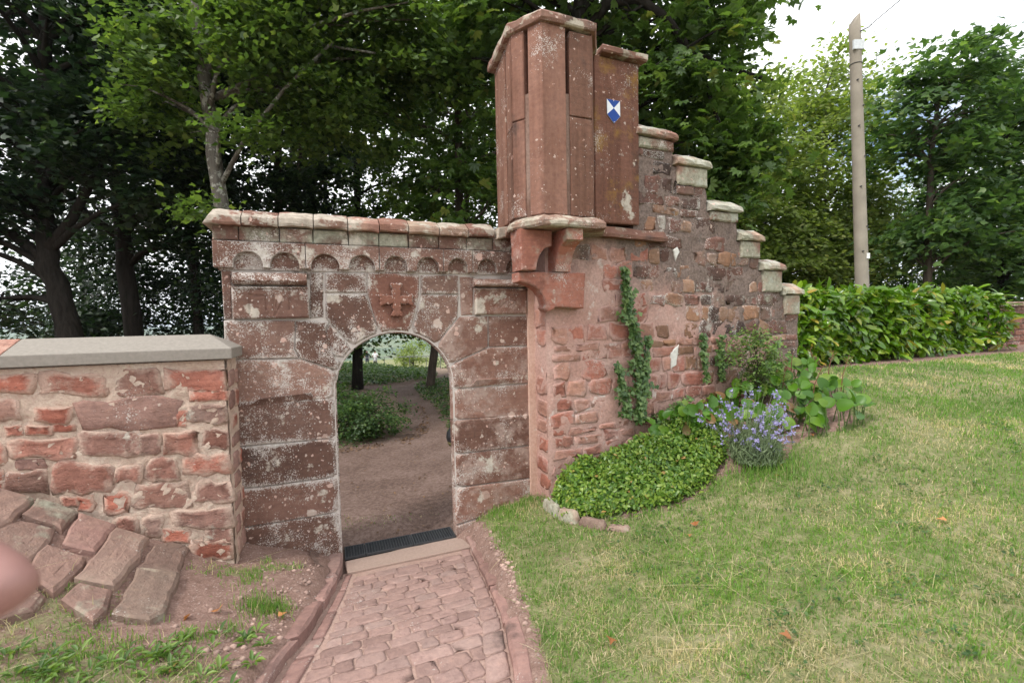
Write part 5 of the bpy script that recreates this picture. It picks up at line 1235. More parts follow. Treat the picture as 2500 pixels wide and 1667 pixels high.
X, Y = scatter(RPATCH, 5000)
P = np.stack([X, Y, ground_z(X, Y) + rng.uniform(.01, .14, len(X))], -1)
tag(leaves('ground_cover', P, np.array([0, 0, 1.]) + rng.normal(size=(len(X), 3)) * .5, rng.uniform(.06, .12, len(X)), LEAF_RHOMB, G_deep), kind='stuff')
# dead leaves along the path edge behind the gateway
LITTER = [(-2.0, 8.5), (-2.3, 9.0), (-2.05, 9.7), (-2.1, 10.5), (-2.8, 12.6), (-2.5, 12.4), (-1.9, 10.3), (-1.8, 9.4), (-2.0, 8.75), (-3.4, 8.0), (-3.3, 8.35), (-2.7, 8.7)]
X, Y = scatter(LITTER, 420)
P = np.stack([X, Y, ground_z(X, Y) + .03], -1)
tag(leaves('leaf_litter', P, np.array([0, 0, 1.]) + rng.normal(size=(len(X), 3)) * .35, rng.uniform(.04, .08, len(X)), LEAF_OVAL, leaf_mat('dead leaf', [(0, (.10, .05, .03)), (1, (.24, .14, .08))], .8, .1)), kind='stuff')

X, Y = scatter(PATH, 500); k = to_gate(X, Y)[1] > .25; X, Y = X[k], Y[k]
tag(leaves('leaf_litter', np.stack([X, Y, ground_z(X, Y) + .032], -1), np.array([0, 0, 1.]) + rng.normal(size=(len(X), 3)) * .2, rng.uniform(.018, .045, len(X)), LEAF_OVAL, bpy.data.materials['dead leaf']), kind='stuff')

# ---- laurel hedge
hx0, hx1 = np.array([4.45, 7.05]), np.array([10.28, 9.55])
hd = (hx1 - hx0) / np.linalg.norm(hx1 - hx0); hn = np.array([-hd[1], hd[0]]); HL = np.linalg.norm(hx1 - hx0)
hedge = root('laurel_hedge', (hx0[0], hx0[1], gz(*hx0)), math.atan2(hd[1], hd[0]), label='clipped cherry laurel hedge of large glossy leaves below the wooden pole', cat='hedge')
hz0 = gz(*hx0)
def hgz(s, w): p = hx0 + hd * s + hn * w; return gz(*p) - hz0
def hgz_n(s, w):
    p = hx0[None] + np.outer(s, hd) + np.outer(w, hn); return ground_z(p[:, 0], p[:, 1]) - hz0
HH, HW = 1.22, .85
n = 6600
pick = rng.uniform(0, 1, n)
s = rng.uniform(-.12, HL + .05, n); w = np.where(pick < .62, rng.uniform(-.02, .28, n), rng.uniform(0, HW, n)); h = np.where(pick < .62, rng.uniform(.06, 1, n) ** .95 * HH, HH - rng.uniform(-.04, .26, n))
bul = .10 * np.sin(s * 2.1 + 1) * np.sin(h * 2.5) + .06 * np.sin(s * 5.3)
end = pick > .93; s = np.where(end, rng.uniform(-.16, .15, n), s); h = np.where(end, rng.uniform(.05, HH, n), h); w = np.where(end, rng.uniform(0, HW, n), w)
h = h + .05 * np.sin(s * 3.7) * (h > HH * .8)
spikes = rng.uniform(0, 1, n) < .03
h = np.where(spikes & (pick >= .62), h + rng.uniform(.02, .12, n), h)
P = np.stack([s, w - bul - .04 * (1 - h / HH), hgz_n(s, w) + h], -1)
front = pick < .62
N = np.where(front[:, None], np.array([0, -.62, .72]), np.array([0, -.12, 1.])) + rng.normal(size=(n, 3)) * .62
N[end] = np.array([-.7, -.1, .6]) + rng.normal(size=(end.sum(), 3)) * .35
sz = rng.uniform(.085, .24, n)
spin = np.where(front, math.pi + rng.normal(size=n) * 1.5, rng.uniform(0, 6.28, n))
order = np.argsort(w - bul + (h > HH) * .3)
first = [i for i in order if front[i] and h[i] < HH][:300]
fs_ = set(first); rest = np.array([i for i in range(n) if i not in fs_])
LEAF_LAUREL = T_([(0, 0, 0), (.13, .2, .05), (.2, .5, .06), (.14, .8, .02), (0, 1, -.07), (-.14, .8, .02), (-.2, .5, .06), (-.13, .2, .05), (0, .25, 0), (0, .5, 0), (0, .78, -.02)],
    [(0, 1, 8), (1, 2, 9), (1, 9, 8), (2, 3, 10), (2, 10, 9), (3, 4, 10), (0, 8, 7), (7, 8, 9), (7, 9, 6), (6, 9, 10), (6, 10, 5), (5, 10, 4)])
tag(leaves('foliage', P[rest], N[rest], sz[rest], LEAF_LAUREL, G_laurel, hedge, spin[rest]), kind='stuff')
def leaf_data(name, tmpl, mat, rv):
    v, f = tmpl; me = bpy.data.meshes.new(name); me.from_pydata([tuple(map(float, q)) for q in v], [], [tuple(map(int, q)) for q in f])
    a = me.attributes.new('rnd', 'FLOAT', 'POINT'); a.data.foreach_set('value', np.full(len(v), rv, np.float32)); me.materials.append(mat); me.update(); return me
LD = [leaf_data('leaf', LEAF_LAUREL, G_laurel, r) for r in (.1, .3, .45, .6, .75, .9, .99)]
Tm, Bm, Nm = orient(N, spin)
def place_leaf(me, parent, p, t_, b_, n_, s_, name='leaf'):
    o = bpy.data.objects.new(name, me); COL.objects.link(o); o.parent = parent
    o.matrix_basis = Matrix(((t_[0] * s_, b_[0] * s_, n_[0] * s_, p[0]), (t_[1] * s_, b_[1] * s_, n_[1] * s_, p[1]), (t_[2] * s_, b_[2] * s_, n_[2] * s_, p[2]), (0, 0, 0, 1)))
    return o
for i in first: place_leaf(random.choice(LD), hedge, P[i], Tm[i], Bm[i], Nm[i], float(sz[i]))
tw = MB()
for i in range(360):
    s_ = random.uniform(0, HL); w_ = random.uniform(.25, HW - .1); z_ = hgz(s_, w_)
    d = Vector((random.uniform(-.3, .3), random.uniform(-.3, .2), random.uniform(.5, 1.05)))
    tw.tube([(s_, w_, z_), (s_ + d.x * .5, w_ + d.y * .4, z_ + d.z * .6), (s_ + d.x, w_ + d.y, z_ + d.z)], [.012, .009, .004], 4, False)
tag(tw.build('twigs', B_twig, hedge), kind='stuff')
n2 = 7500
s2 = rng.uniform(0, HL, n2); w2 = rng.uniform(.2, HW - .05, n2); h2 = rng.uniform(.08, HH - .12, n2)
tag(leaves('inner_foliage', np.stack([s2, w2, hgz_n(s2, w2) + h2], -1), unit(n2) + np.array([0, -.3, .4]), rng.uniform(.12, .2, n2), LEAF_RHOMB, G_deep, hedge), kind='stuff')

# ---- periwinkle mat
VIN = [(.42, 4.66), (.36, 4.5), (.55, 4.22), (.8, 4.12), (1.1, 4.08), (1.46, 4.02), (1.8, 4.2), (2.1, 4.5), (2.25, 4.8), (2.0, 5.12), (1.7, 5.12), (1.4, 5.0), (1.0, 4.86), (.6, 4.72)]
vx, vy = 1.2, 4.5
vinca = root('periwinkle', (vx, vy, gz(vx, vy)), 0, label='dense mound of small-leaved periwinkle at the foot of the pink wall', cat='ground cover')
X, Y = scatter(VIN, 24000)
def vin_h(X, Y):
    d = np.full(X.shape, 9.)
    for i in range(len(VIN)):
        a = np.array(VIN[i]); b = np.array(VIN[(i + 1) % len(VIN)]); ab = b - a
        t_ = np.clip(((X - a[0]) * ab[0] + (Y - a[1]) * ab[1]) / (ab @ ab), 0, 1)
        d = np.minimum(d, np.hypot(X - a[0] - t_ * ab[0], Y - a[1] - t_ * ab[1]))
    lump = .05 * np.sin(X * 7 + 1) * np.sin(Y * 8) + .035 * np.sin(X * 15) * np.sin(Y * 13 + 2)
    back = np.clip((to_rw(X, Y)[1] + .55) / .6, 0, 1)
    return np.sqrt(np.clip(d / .2, 0, 1)) * (.31 + lump * 1.5) + back * np.clip(d / .1, 0, 1) * .16
X = np.concatenate([X, X[:1500] + rng.normal(size=1500) * .07]); Y = np.concatenate([Y, Y[:1500] - np.abs(rng.normal(size=1500)) * .09]); kk = in_poly(X, Y, [(.2, 4.75), (.25, 4.35), (.9, 3.85), (1.6, 3.8), (2.4, 4.3), (2.35, 5.2), (1.4, 5.12), (.6, 4.78)]); X, Y = X[kk], Y[kk]
hv = np.maximum(vin_h(X, Y) * in_poly(X, Y, VIN), rng.uniform(.02, .12, len(X))); lay = rng.uniform(0, 1, len(X)) ** .45
P = np.stack([X - vx, Y - vy, ground_z(X, Y) - gz(vx, vy) + hv * lay + .01], -1)
e = .03; gx_ = (vin_h(X + e, Y) - vin_h(X - e, Y)) / (2 * e); gy_ = (vin_h(X, Y + e) - vin_h(X, Y - e)) / (2 * e)
N = np.stack([-gx_ * .5, -gy_ * .5 - .3, np.ones(len(X))], -1) + rng.normal(size=(len(X), 3)) * .75
tag(leaves('foliage', P, N, rng.uniform(.028, .06, len(X)), T_(LEAF_LONG[0] * np.array([1.35, 1, 1]), LEAF_LONG[1]), G_vinca, vinca), kind='stuff')
st = MB()
for i in range(170):
    j = rng.integers(len(X)); p = P[j]
    st.tube([(p[0], p[1], p[2] - hv[j] * .9), (p[0] + random.uniform(-.05, .05), p[1] + random.uniform(-.05, .05), p[2])], [.004, .002], 3, False)
tag(st.build('stems', B_twig, vinca), kind='stuff')

# ---- ivy on the wall
LEAF_IVY = T_([(0, 0, 0), (.3, -.12, .02), (.62, .3, -.04), (.3, .5, .05), (0, 1, -.08), (-.3, .5, .05), (-.62, .3, -.04), (-.3, -.12, .02)], [(0, 1, 2), (0, 2, 3), (0, 3, 4), (0, 4, 5), (0, 5, 6), (0, 6, 7)])
def ivy(i, pts, width, n, label, size=.052):
    pts = sorted(pts, key=lambda p: p[1])
    u0, z0 = pts[0]; z0 -= .12
    t = root('ivy', (*rw_xy(u0, -.03), z0), RW_A, label=label, cat='climber', group='ivy strands on the stepped wall')
    zz = rng.uniform(pts[0][1] - .12, pts[-1][1], n); uu = np.interp(zz, [p[1] for p in pts], [p[0] for p in pts])
    f = (zz - zz.min()) / (np.ptp(zz) + 1e-6); wd = width * (.7 + .5 * np.sin(zz * 9 + i) * .5 + .35 * np.sin(zz * 23)) * (1 - .72 * f ** 3)
    uu = uu + rng.normal(size=n) * wd
    P = np.stack([uu - u0, -rng.uniform(.0, .07, n) - .012, zz - z0], -1)
    N = np.array([0, -1, .45]) + rng.normal(size=(n, 3)) * .35
    tag(leaves('foliage', P, N, size * rng.uniform(.6, 1.2, n), LEAF_IVY, G_ivy, t, math.pi + rng.normal(size=n) * .7), kind='stuff')
    MB().tube([(p[0] - u0 + random.uniform(-.02, .02), -.012, p[1] - z0) for p in pts], .006, 5).build('stem', B_twig, t, True)
ivy(0, IVY[0], .068, 950, 'tall ivy strand climbing highest up the wall below the turret ledge')
ivy(1, IVY[1], .032, 210, 'narrow ivy runner hugging the right of the tall strand')
ivy(2, IVY[2], .04, 240, 'short leaning ivy runner left of the tall strand', .048)
ivy(3, IVY[3], .032, 170, 'thin isolated ivy strand in the middle of the wall', .048)
ivy(4, IVY[4], .045, 170, 'short ivy strand behind the wispy shrub', .048)
ivy(5, IVY[5], .03, 130, 'sparse slanting ivy strand near the right end of the wall', .045)

# ---- bergenia clump: every big leaf its own part
BERG = [(1.95, 5.1), (2.1, 4.9), (2.35, 4.7), (2.7, 4.52), (3.1, 4.45), (3.55, 4.55), (3.85, 5.0), (3.9, 5.6), (3.7, 6.0), (3.0, 5.75), (2.4, 5.5)]
bgx, bgy = 2.9, 5.1
berg = root('bergenia', (bgx, bgy, gz(bgx, bgy)), 0, label='spreading clump of bergenia with large round leathery leaves along the wall', cat='plant')
LEAF_ROUND = T_([(0, 0, -.03), (.3, .06, .12), (.45, .32, .22), (.41, .65, .18), (.24, .92, .06), (0, 1, -.03), (-.24, .92, .06), (-.41, .65, .18), (-.45, .32, .22), (-.3, .06, .12), (0, .35, 0), (0, .7, .0)],
    [(0, 1, 10), (1, 2, 10), (2, 11, 10), (2, 3, 11), (3, 4, 11), (4, 5, 11), (5, 6, 11), (6, 7, 11), (7, 8, 11), (8, 10, 11), (8, 9, 10), (9, 0, 10)])
BD = [leaf_data('leaf', LEAF_ROUND, G_berg, r) for r in (.05, .2, .35, .5, .6, .72, .82, .91, .97)]
for b_ in BD: b_.polygons.foreach_set('use_smooth', [True] * len(b_.polygons))
X, Y = scatter(BERG, 236)
X = np.concatenate([X, rng.normal(1.88, .17, 60)]); Y = np.concatenate([Y, rng.normal(4.82, .08, 60)])
nb_ = len(X)
stl = MB()
for q_, (x, y) in enumerate(zip(X, Y)):
    hh = random.uniform(.06, .27) + (random.uniform(.08, .24) if q_ >= nb_ - 60 else 0); z0 = gz(x, y) - gz(bgx, bgy); lean = Vector((random.uniform(-.6, .6), random.uniform(-1.0, .3), 0))
    p = Vector((x - bgx, y - bgy, z0 + hh)); nn = Vector((lean.x * .5, -.75 + lean.y * .3, .6)) + Vector(unit(1)[0]) * .75
    t_, b_, n_ = orient(np.array([nn]), np.array([math.pi + random.uniform(-1.2, 1.2) + (math.pi if random.random() < .75 else 0)]))
    wts = [3, 4, 4, 4, 3, 2, 2, 1, 1]
    place_leaf(random.choices(BD, wts)[0], berg, p, t_[0], b_[0], n_[0], random.uniform(.09, .155))
    stl.tube([(p.x - lean.x * .1, p.y - lean.y * .05, z0 - .02), (p.x - lean.x * .04, p.y, z0 + hh * .6), tuple(p)], [.006, .005, .004], 4, False)
tag(stl.build('leaf_stalks', plain('bergenia stalk', (.09, .14, .04), .5), berg), kind='stuff')
M_stalk = plain('dry flower stalk', (.16, .07, .04), .8)
for (x, y) in ((2.2, 5.15), (3.3, 5.0), (3.65, 5.05), (3.75, 5.4), (3.15, 5.3), (3.85, 5.75), (3.5, 5.7)):
    z0 = gz(x, y) - gz(bgx, bgy); hh = random.uniform(.38, .62); lx = random.uniform(-.08, .14)
    m = MB().tube([(x - bgx, y - bgy, z0), (x - bgx + lx * .3, y - bgy, z0 + hh * .6), (x - bgx + lx, y - bgy, z0 + hh)], [.006, .005, .003], 5)
    for q in range(7):
        a = random.uniform(0, 6.28); f = random.uniform(.75, 1); r = .04
        m.tube([(x - bgx + lx * f, y - bgy, z0 + hh * f), (x - bgx + lx * f + r * math.cos(a), y - bgy + r * math.sin(a), z0 + hh * f + .03)], [.002, .004], 4)
    m.build('flower_stalk', M_stalk, berg)

# ---- lavender
lx_, ly_ = 2.28, 4.42
lav = root('lavender', (lx_, ly_, gz(lx_, ly_)), 0, label='leaning lavender bush with violet flower spikes between periwinkle and bergenia', cat='plant')
sm, fl = MB(), []
for i in range(190):
    a = random.uniform(0, 6.28); r = random.uniform(0, 1) ** .6; L = random.uniform(.28, .76)
    d = Vector((math.cos(a) * r * .7 + .06, math.sin(a) * r * .6 - .25, .8 + .25 * (1 - r))).normalized() * L
    b = Vector((random.uniform(-.12, .12), random.uniform(-.1, .1), 0))
    e = b + d; e.z -= .28 * r * r * L; mid = b + d * .55
    sm.tube([b, mid, e], [.0028, .0022, .0016], 3, False)
    if random.random() < .58: fl.append((e, (e - mid).normalized()))
tag(sm.build('stems', plain('lavender stem', (.15, .2, .1), .8), lav), kind='stuff')
n = 3600
a = rng.uniform(0, 6.28, n); r = rng.uniform(0, 1, n) ** .5
P = np.stack([np.cos(a) * r * .23 + .06, np.sin(a) * r * .22 - .06, rng.uniform(.02, .36, n) * (1.1 - r * .6)], -1)
tag(leaves('foliage', P, np.stack([np.cos(a), np.sin(a), np.full(n, .3)], -1) + rng.normal(size=(n, 3)) * .6, rng.uniform(.04, .09, n), T_(LEAF_LONG[0] * np.array([.4, 1, 1]), LEAF_LONG[1]), G_lav, lav, rng.normal(size=n) * .5), kind='stuff')
FP, FN = [], []
for e, d in fl:
    for q in range(random.randint(9, 17)):
        t_ = random.uniform(-.045, .02); FP.append(e + d * t_ + Vector(unit(1)[0]) * .008); FN.append(unit(1)[0])
tag(leaves('flowers', np.array([tuple(p) for p in FP]), np.array(FN), rng.uniform(.017, .03, len(FP)), LEAF_OVAL, G_lavf, lav), kind='stuff')

# ---- wispy shrub by the wall
sx, sy = rw_xy(2.55, -.35)
shr = tree('shrub', (sx, sy, gz(sx, sy)), [(0, 0, -.05), (.02, 0, .25), (.05, 0, .5), (.0, 0, .75)], .012, [(.05, 0, .62, .36, .22, .34, 50), (.1, 0, .3, .28, .2, .22, 26)], LEAF_OVAL, .045, G_weed, B_twig, 'wispy light green shrub standing against the wall behind the bergenia', 'shrub', per=24, clump=.11, limbs=26, flat=.5, limb_r=.006)
# low leafy plants between ivy and bergenia
X, Y = scatter([(1.55, 5.0), (1.9, 5.02), (2.15, 5.35), (2.0, 5.4), (1.6, 5.2)], 700)
pl_ = root('leafy_plant', (1.85, 5.15, gz(1.85, 5.15)), 0, label='small bushy plant tucked against the wall right of the tall ivy foot', cat='plant')
tag(leaves('foliage', np.stack([X - 1.85, Y - 5.15, ground_z(X, Y) - gz(1.85, 5.15) + rng.uniform(.1, .42, len(X))], -1), unit(len(X)) * .6 + np.array([0, -.4, 1]), rng.uniform(.035, .065, len(X)), LEAF_OVAL, G_ivy, pl_), kind='stuff')

# ---- understorey that closes the view below the dark trunks
for (bx, by, rr, lab) in ((-11.6, 14.2, 2.0, 'dark understorey bush between the two leftmost trunks'), (-9.3, 14.6, 2.1, 'dark understorey bush behind the second trunk from the left'), (-8.0, 13.0, 1.7, 'dark understorey bush left of the pale lichened trunk'), (-14.6, 15.5, 1.5, 'low dark bush at the far left beyond the coping')):
    tree('bush', (bx, by, gz(bx, by)), [(0, 0, -.3), (0, .05, 1.0), (.1, 0, rr * 1.3)], .07, [(0, 0, rr * .95, rr * .85, rr * .7, rr * 1.05, 62), (.3, -.3, rr * 1.9, rr * .7, rr * .6, rr * .6, 30)], LEAF_RHOMB, .17, G_dark, B_dark, lab, 'bush', 'dark bushes below the trees', per=46, clump=.55, limbs=14)

# ---- lawn
def blades(X, Y, h, wd, dry, name, mat=G_grass, lean=.75):
    n = len(X); Z = ground_z(X, Y)
    a = rng.uniform(0, 6.28, n); l = np.abs(rng.normal(size=n)) * lean * h; b = rng.uniform(0, 6.28, n)
    px, py = np.cos(a) * wd / 2, np.sin(a) * wd / 2
    dx, dy = np.cos(b) * l, np.sin(b) * l; zz = np.sqrt(np.maximum(h * h - np.minimum(l, h * .97) ** 2, (h * .12) ** 2))
    V = np.empty((n, 5, 3))
    V[:, 0] = np.stack([X - px, Y - py, Z - .004], -1); V[:, 1] = np.stack([X + px, Y + py, Z - .004], -1)
    V[:, 2] = np.stack([X + dx * .42 + px * .8, Y + dy * .42 + py * .8, Z + zz * .66], -1); V[:, 3] = np.stack([X + dx * .42 - px * .8, Y + dy * .42 - py * .8, Z + zz * .66], -1)
    V[:, 4] = np.stack([X + dx, Y + dy, Z + zz * .98], -1)
    F = np.array([[0, 1, 2], [0, 2, 3], [3, 2, 4]])[None] + (np.arange(n) * 5)[:, None, None]
    rv = np.where(rng.uniform(0, 1, n) < dry, rng.uniform(.66, 1, n), rng.uniform(0, .66, n))
    return tag(np_mesh(name, V.reshape(-1, 3), F.reshape(-1, 3), mat, None, np.repeat(rv, 5)), kind='stuff')
def patch_noise(X, Y, s, o=0.): return np.array([noise.noise(Vector((a * s + o, b * s, o))) for a, b in zip(X.tolist(), Y.tolist())])
LX, LY, LH, LW_ = [], [], [], []
for (x0, x1, y0, y1, dens, hm, wm) in ((-3.2, 4.2, 1.3, 3.2, 7800, .034, .0042), (-3.2, 6.5, 3.2, 5.2, 3600, .036, .0055), (1.0, 11.0, 5.2, 9.8, 1400, .042, .009), (4.2, 14, 1.3, 5.2, 900, .042, .008)):
    n = int((x1 - x0) * (y1 - y0) * dens)
    X = rng.uniform(x0, x1, n); Y = rng.uniform(y0, y1, n)
    vis = (np.abs(X) < Y * 1.2 + .5); X, Y = X[vis], Y[vis]
    k = lawn_mask(X, Y) > rng.uniform(.05, .95, len(X)); X, Y = X[k], Y[k]
    LX.append(X); LY.append(Y); LH.append(hm * rng.uniform(.45, 1.5, len(X))); LW_.append(np.full(len(X), wm) * rng.uniform(.7, 1.3, len(X)))
X, Y, H_, W_ = map(np.concatenate, (LX, LY, LH, LW_))
pn = patch_noise(X, Y, 1.1) + .6 * patch_noise(X, Y, 3.4, 4.) + .3 * patch_noise(X, Y, 9., 7.)
dry = np.clip(.15 + pn * 1.05, .03, .95)
H_ = H_ * (1.05 - .3 * dry)
blades(X, Y, H_, W_, dry, 'lawn_grass', lean=1.15)
k = rng.choice(len(X), 2600, replace=False); blades(X[k], Y[k], rng.uniform(.05, .14, 2600), np.full(2600, .0035), np.full(2600, .93), 'grass_straw', lean=3.0)
print('BLADES', len(X))
# clover and plantain in the turf
cx_ = rng.uniform(.6, 6.5, 900); cy_ = rng.uniform(1.7, 6.8, 900)
cl_n = np.array([noise.noise(Vector((float(a) * .9, float(b) * .9, 6.))) for a, b in zip(cx_, cy_)])
k = (lawn_mask(cx_, cy_) > .85) & (cl_n > .02); cx_, cy_ = cx_[k], cy_[k]
CX = (cx_[:, None] + rng.normal(size=(len(cx_), 9)) * .035).ravel(); CY = (cy_[:, None] + rng.normal(size=(len(cy_), 9)) * .035).ravel()
tag(leaves('clover', np.stack([CX, CY, ground_z(CX, CY) + rng.uniform(.015, .04, len(CX))], -1), np.array([0, 0, 1.]) + rng.normal(size=(len(CX), 3)) * .35, rng.uniform(.014, .03, len(CX)), LEAF_OVAL, G_herb), kind='stuff')
# longer tufts: by the left pier, along the bed edge and the kerb
TX, TY, TH_ = [], [], []
def tuft(x, y, n, r, h):
    a = rng.normal(size=(n, 2)) * r; TX.append(x + a[:, 0]); TY.append(y + a[:, 1]); TH_.append(h * rng.uniform(.5, 1.3, n))
for (x, y, n, r, h) in ((-1.72, 2.98, 420, .07, .07), (-1.62, 3.02, 200, .05, .06), (-1.95, 3.2, 120, .09, .045), (-1.75, 2.66, 120, .05, .045), (-2.05, 3.68, 60, .03, .06), (-1.4, 3.9, 50, .03, .05), (-1.85, 2.5, 200, .07, .05), (-2.0, 3.35, 90, .05, .05),
                        (-2.15, 2.35, 260, .1, .05), (-.15, 4.72, 260, .1, .06), (.1, 4.78, 260, .08, .06), (0.0, 4.55, 220, .1, .05), (.3, 4.75, 120, .05, .06), (2.45, 4.15, 340, .12, .13), (2.2, 4.2, 240, .1, .12), (1.9, 4.15, 160, .08, .08), (1.2, 4.0, 140, .1, .07), (.75, 4.15, 140, .07, .07)): tuft(x, y, n, r, h)
for _ in range(70):
    x = rng.uniform(.6, 5); y = rng.uniform(2, 6.2)
    if float(lawn_mask(np.array([x]), np.array([y]))[0]) > .9: tuft(x, y, 28, .05, .06)
X, Y, H_ = map(np.concatenate, (TX, TY, TH_))
blades(X, Y, H_, np.full(len(X), .0045), np.full(len(X), .1), 'grass_tufts', lean=.6)
# weeds of the lower left corner
WX, WY = [], []
wp, wn_, wsz, wsp = [], [], [], []
for _ in range(150):
    y = rng.uniform(1.75, 2.75); x = rng.uniform(-y * 1.2 - .1, -1.35)
    if y > 2.25 + (x + 2.3) * .55 and not (x > -1.9 and random.random() < .3): continue
    if x > -1.55 and random.random() < .6: continue
    m = random.randint(5, 9); z = gz(x, y)
    for q in range(m):
        a = 2 * math.pi * q / m + random.uniform(-.3, .3)
        wp.append((x + .012 * math.cos(a), y + .012 * math.sin(a), z + random.uniform(.005, .02))); el = random.uniform(.15, .9)
        d = np.array([math.cos(a) * math.cos(el), math.sin(a) * math.cos(el), math.sin(el)]); side = np.array([-math.sin(a), math.cos(a), 0]); nn = np.cross(side, d); nn = nn if nn[2] > 0 else -nn
        wn_.append((d, nn)); wsz.append(random.uniform(.03, .075))
P = np.array(wp); Bv = np.array([q[0] for q in wn_]); Nv = np.array([q[1] for q in wn_]); Tv = np.cross(Bv, Nv); S_ = np.array(wsz)
tm = T_(LEAF_OVAL[0] * np.array([.5, 1, 2.2]), LEAF_OVAL[1]); v, f = tm
V = P[:, None] + S_[:, None, None] * (Tv[:, None] * v[None, :, 0:1] + Bv[:, None] * v[None, :, 1:2] + Nv[:, None] * v[None, :, 2:3])
F = f[None] + (np.arange(len(P)) * len(v))[:, None, None]
tag(np_mesh('weeds', V.reshape(-1, 3), F.reshape(-1, 3), G_weed, None, np.repeat(rng.uniform(0, 1, len(P)), len(v))), kind='stuff')
# seedlings at the foot of the left pier and loose stones on the bare soil
pb = MB()
def pebble(x, y, r):
    z = gz(x, y); n = 6; vs = []
    for k, (rr, hz) in enumerate(((1, -.2), (.95, .45), (.5, .85))):
        for q in range(n): a = 6.283 * q / n + k * .4; j = random.uniform(.75, 1.2); vs.append((x + r * rr * j * math.cos(a), y + r * rr * j * math.sin(a) * .8, z + r * hz * .8))
    fs = [(k * n + q, k * n + (q + 1) % n, (k + 1) * n + (q + 1) % n, (k + 1) * n + q) for k in range(2) for q in range(n)] + [tuple(2 * n + q for q in range(n))]
    pb.add(vs, fs)
for _ in range(400):
    w_ = -random.uniform(.05, 2.2); lo, hi = ramp_edge(w_)
    if random.random() < .35: u_ = float(hi) + abs(random.gauss(.02, .045))
    else: u_ = float(lo) - abs(random.gauss(.02, .22))
    x, y = gate_xy(u_, w_)
    if to_lw(x, y)[1] > -.03: continue
    pebble(x, y, random.choice([.006, .008, .01, .013, .02]))
tag(pb.build('pebbles', plain('loose stone', (.36, .25, .21), .9, .15, vary=.5, scale=7), None, True), kind='stuff')
# fallen orange leaves
FD = [leaf_data('fallen_leaf', T_(LEAF_MAPLE[0] * np.array([1, 1, 2.2]), LEAF_MAPLE[1]), G_fall, r) for r in (.1, .4, .8)]
for i, (x, y, lb) in enumerate([(1.34, 2.16, 'orange fallen leaf lying alone on the lawn nearest the lower frame edge'), (2.39, 4.05, 'orange fallen leaf on the grass just below the lavender'), (2.5, 4.2, 'orange fallen leaf touching the lavender foot'),
    (-2.01, 2.72, 'larger of two orange leaves on bare soil below the stone slabs'), (-1.9, 2.8, 'smaller of two orange leaves on bare soil below the stone slabs'), (-1.73, 2.23, 'orange fallen leaf among the weeds at lower left'),
    (1.43, 3.54, 'upper of two orange leaves on the lawn below the periwinkle'), (1.34, 3.42, 'lower of two orange leaves on the lawn below the periwinkle'), (-1.57, 2.91, 'orange fallen leaf on soil beside the left kerb grass tuft'),
    (.5, 2.37, 'orange fallen leaf on the dirt strip beside the right kerb'), (3.0, 4.55, 'orange fallen leaf at the edge of the bergenia bed'), (2.9, 3.0, 'orange fallen leaf out on the open lawn at the right')]):
    o = bpy.data.objects.new('fallen_leaf', FD[i % 3]); COL.objects.link(o); o.location = (x, y, gz(x, y) + .028); o.scale = (random.uniform(.045, .07) * (1.25 if i == 3 else 1),) * 3
    o.rotation_euler = (random.uniform(-.5, .5), random.uniform(-.5, .5), random.uniform(0, 6.28))
    tag(o, lb, 'leaf', 'fallen orange leaves')

# ------------------------------------------------------------------ utility pole
px_, py_ = 7.30, 9.42
pole = root('utility_pole', (px_, py_, gz(px_, py_)), 0, label='weathered grey wooden utility pole rising above the laurel hedge', cat='pole')
pb_ = gz(px_, py_)
M_pole = plain('weathered pole wood', (.29, .255, .21), .9, .15, bump=.3, vary=.16, scale=3)
H = 8.2 - pb_; lean = -.30
vs, fs = [], []
n = 18; rings = 14
for i in range(rings + 1):
    f = i / rings; r = .126 - .028 * f
    for k in range(n):
        a = 2 * math.pi * k / n; z = H * f
        if i == rings: z += .16 * math.cos(a - .2) - .1
        vs.append((lean * f + r * math.cos(a), r * math.sin(a), z))
for i in range(rings):
    for k in range(n): fs.append((i * n + k, i * n + (k + 1) % n, (i + 1) * n + (k + 1) % n, (i + 1) * n + k))
fs.append(tuple(rings * n + k for k in range(n)))
mesh('shaft', vs, fs, M_pole, pole, True)
M_tin = plain('tin plate', (.55, .57, .58), .45, .5, .2)
def on_pole(z): f = z / H; return lean * f, -(.126 - .028 * f)
x, y = on_pole(H - .62); MB().box((x - .11, y - .012, H - .70), (x + .10, y + .03, H - .52)).build('metal_plate', M_tin, pole)
x, y = on_pole(1.55); MB().box((x + .0, y - .01, 1.95), (x + .06, y + .02, 2.06)).build('tag', plain('white tag', (.75, .75, .73), .5), pole)
M_bolt = plain('bolt iron', (.05, .05, .05), .6)
for i, z in enumerate((1.2, 2.1, 2.6, 3.4, 4.0, 4.6, 5.0, 5.5, H - .35)):
    x, y = on_pole(z); dx = .05 * (-1) ** i
    MB().tube([(x + dx, y + .02, z), (x + dx, y - .02, z)], .014, 7).build('bolt', M_bolt, pole)
x, y = on_pole(H - .3)
MB().tube([(x + .09, y + .03, H - .32), (x + .2, y, H - .28), (x + .26, y, H - .22)], .012, 6).build('hook', M_bolt, pole)
bandm = MB()
for k in range(16):
    a, b = 6.283 * k / 16, 6.283 * (k + 1) / 16; r = .106; xx = on_pole(H - .95)[0]
    bandm.tube([(xx + r * math.cos(a), r * math.sin(a), H - .95), (xx + r * math.cos(b), r * math.sin(b), H - .95)], .008, 5)
bandm.build('strap', M_bolt, pole)
MB().tube([(x + .26, y, H - .22), (x + 2.5, y - 2.0, H + 1.6), (x + 6, y - 5, H + 4.6)], .010, 5).build('cable', M_bolt, pole)
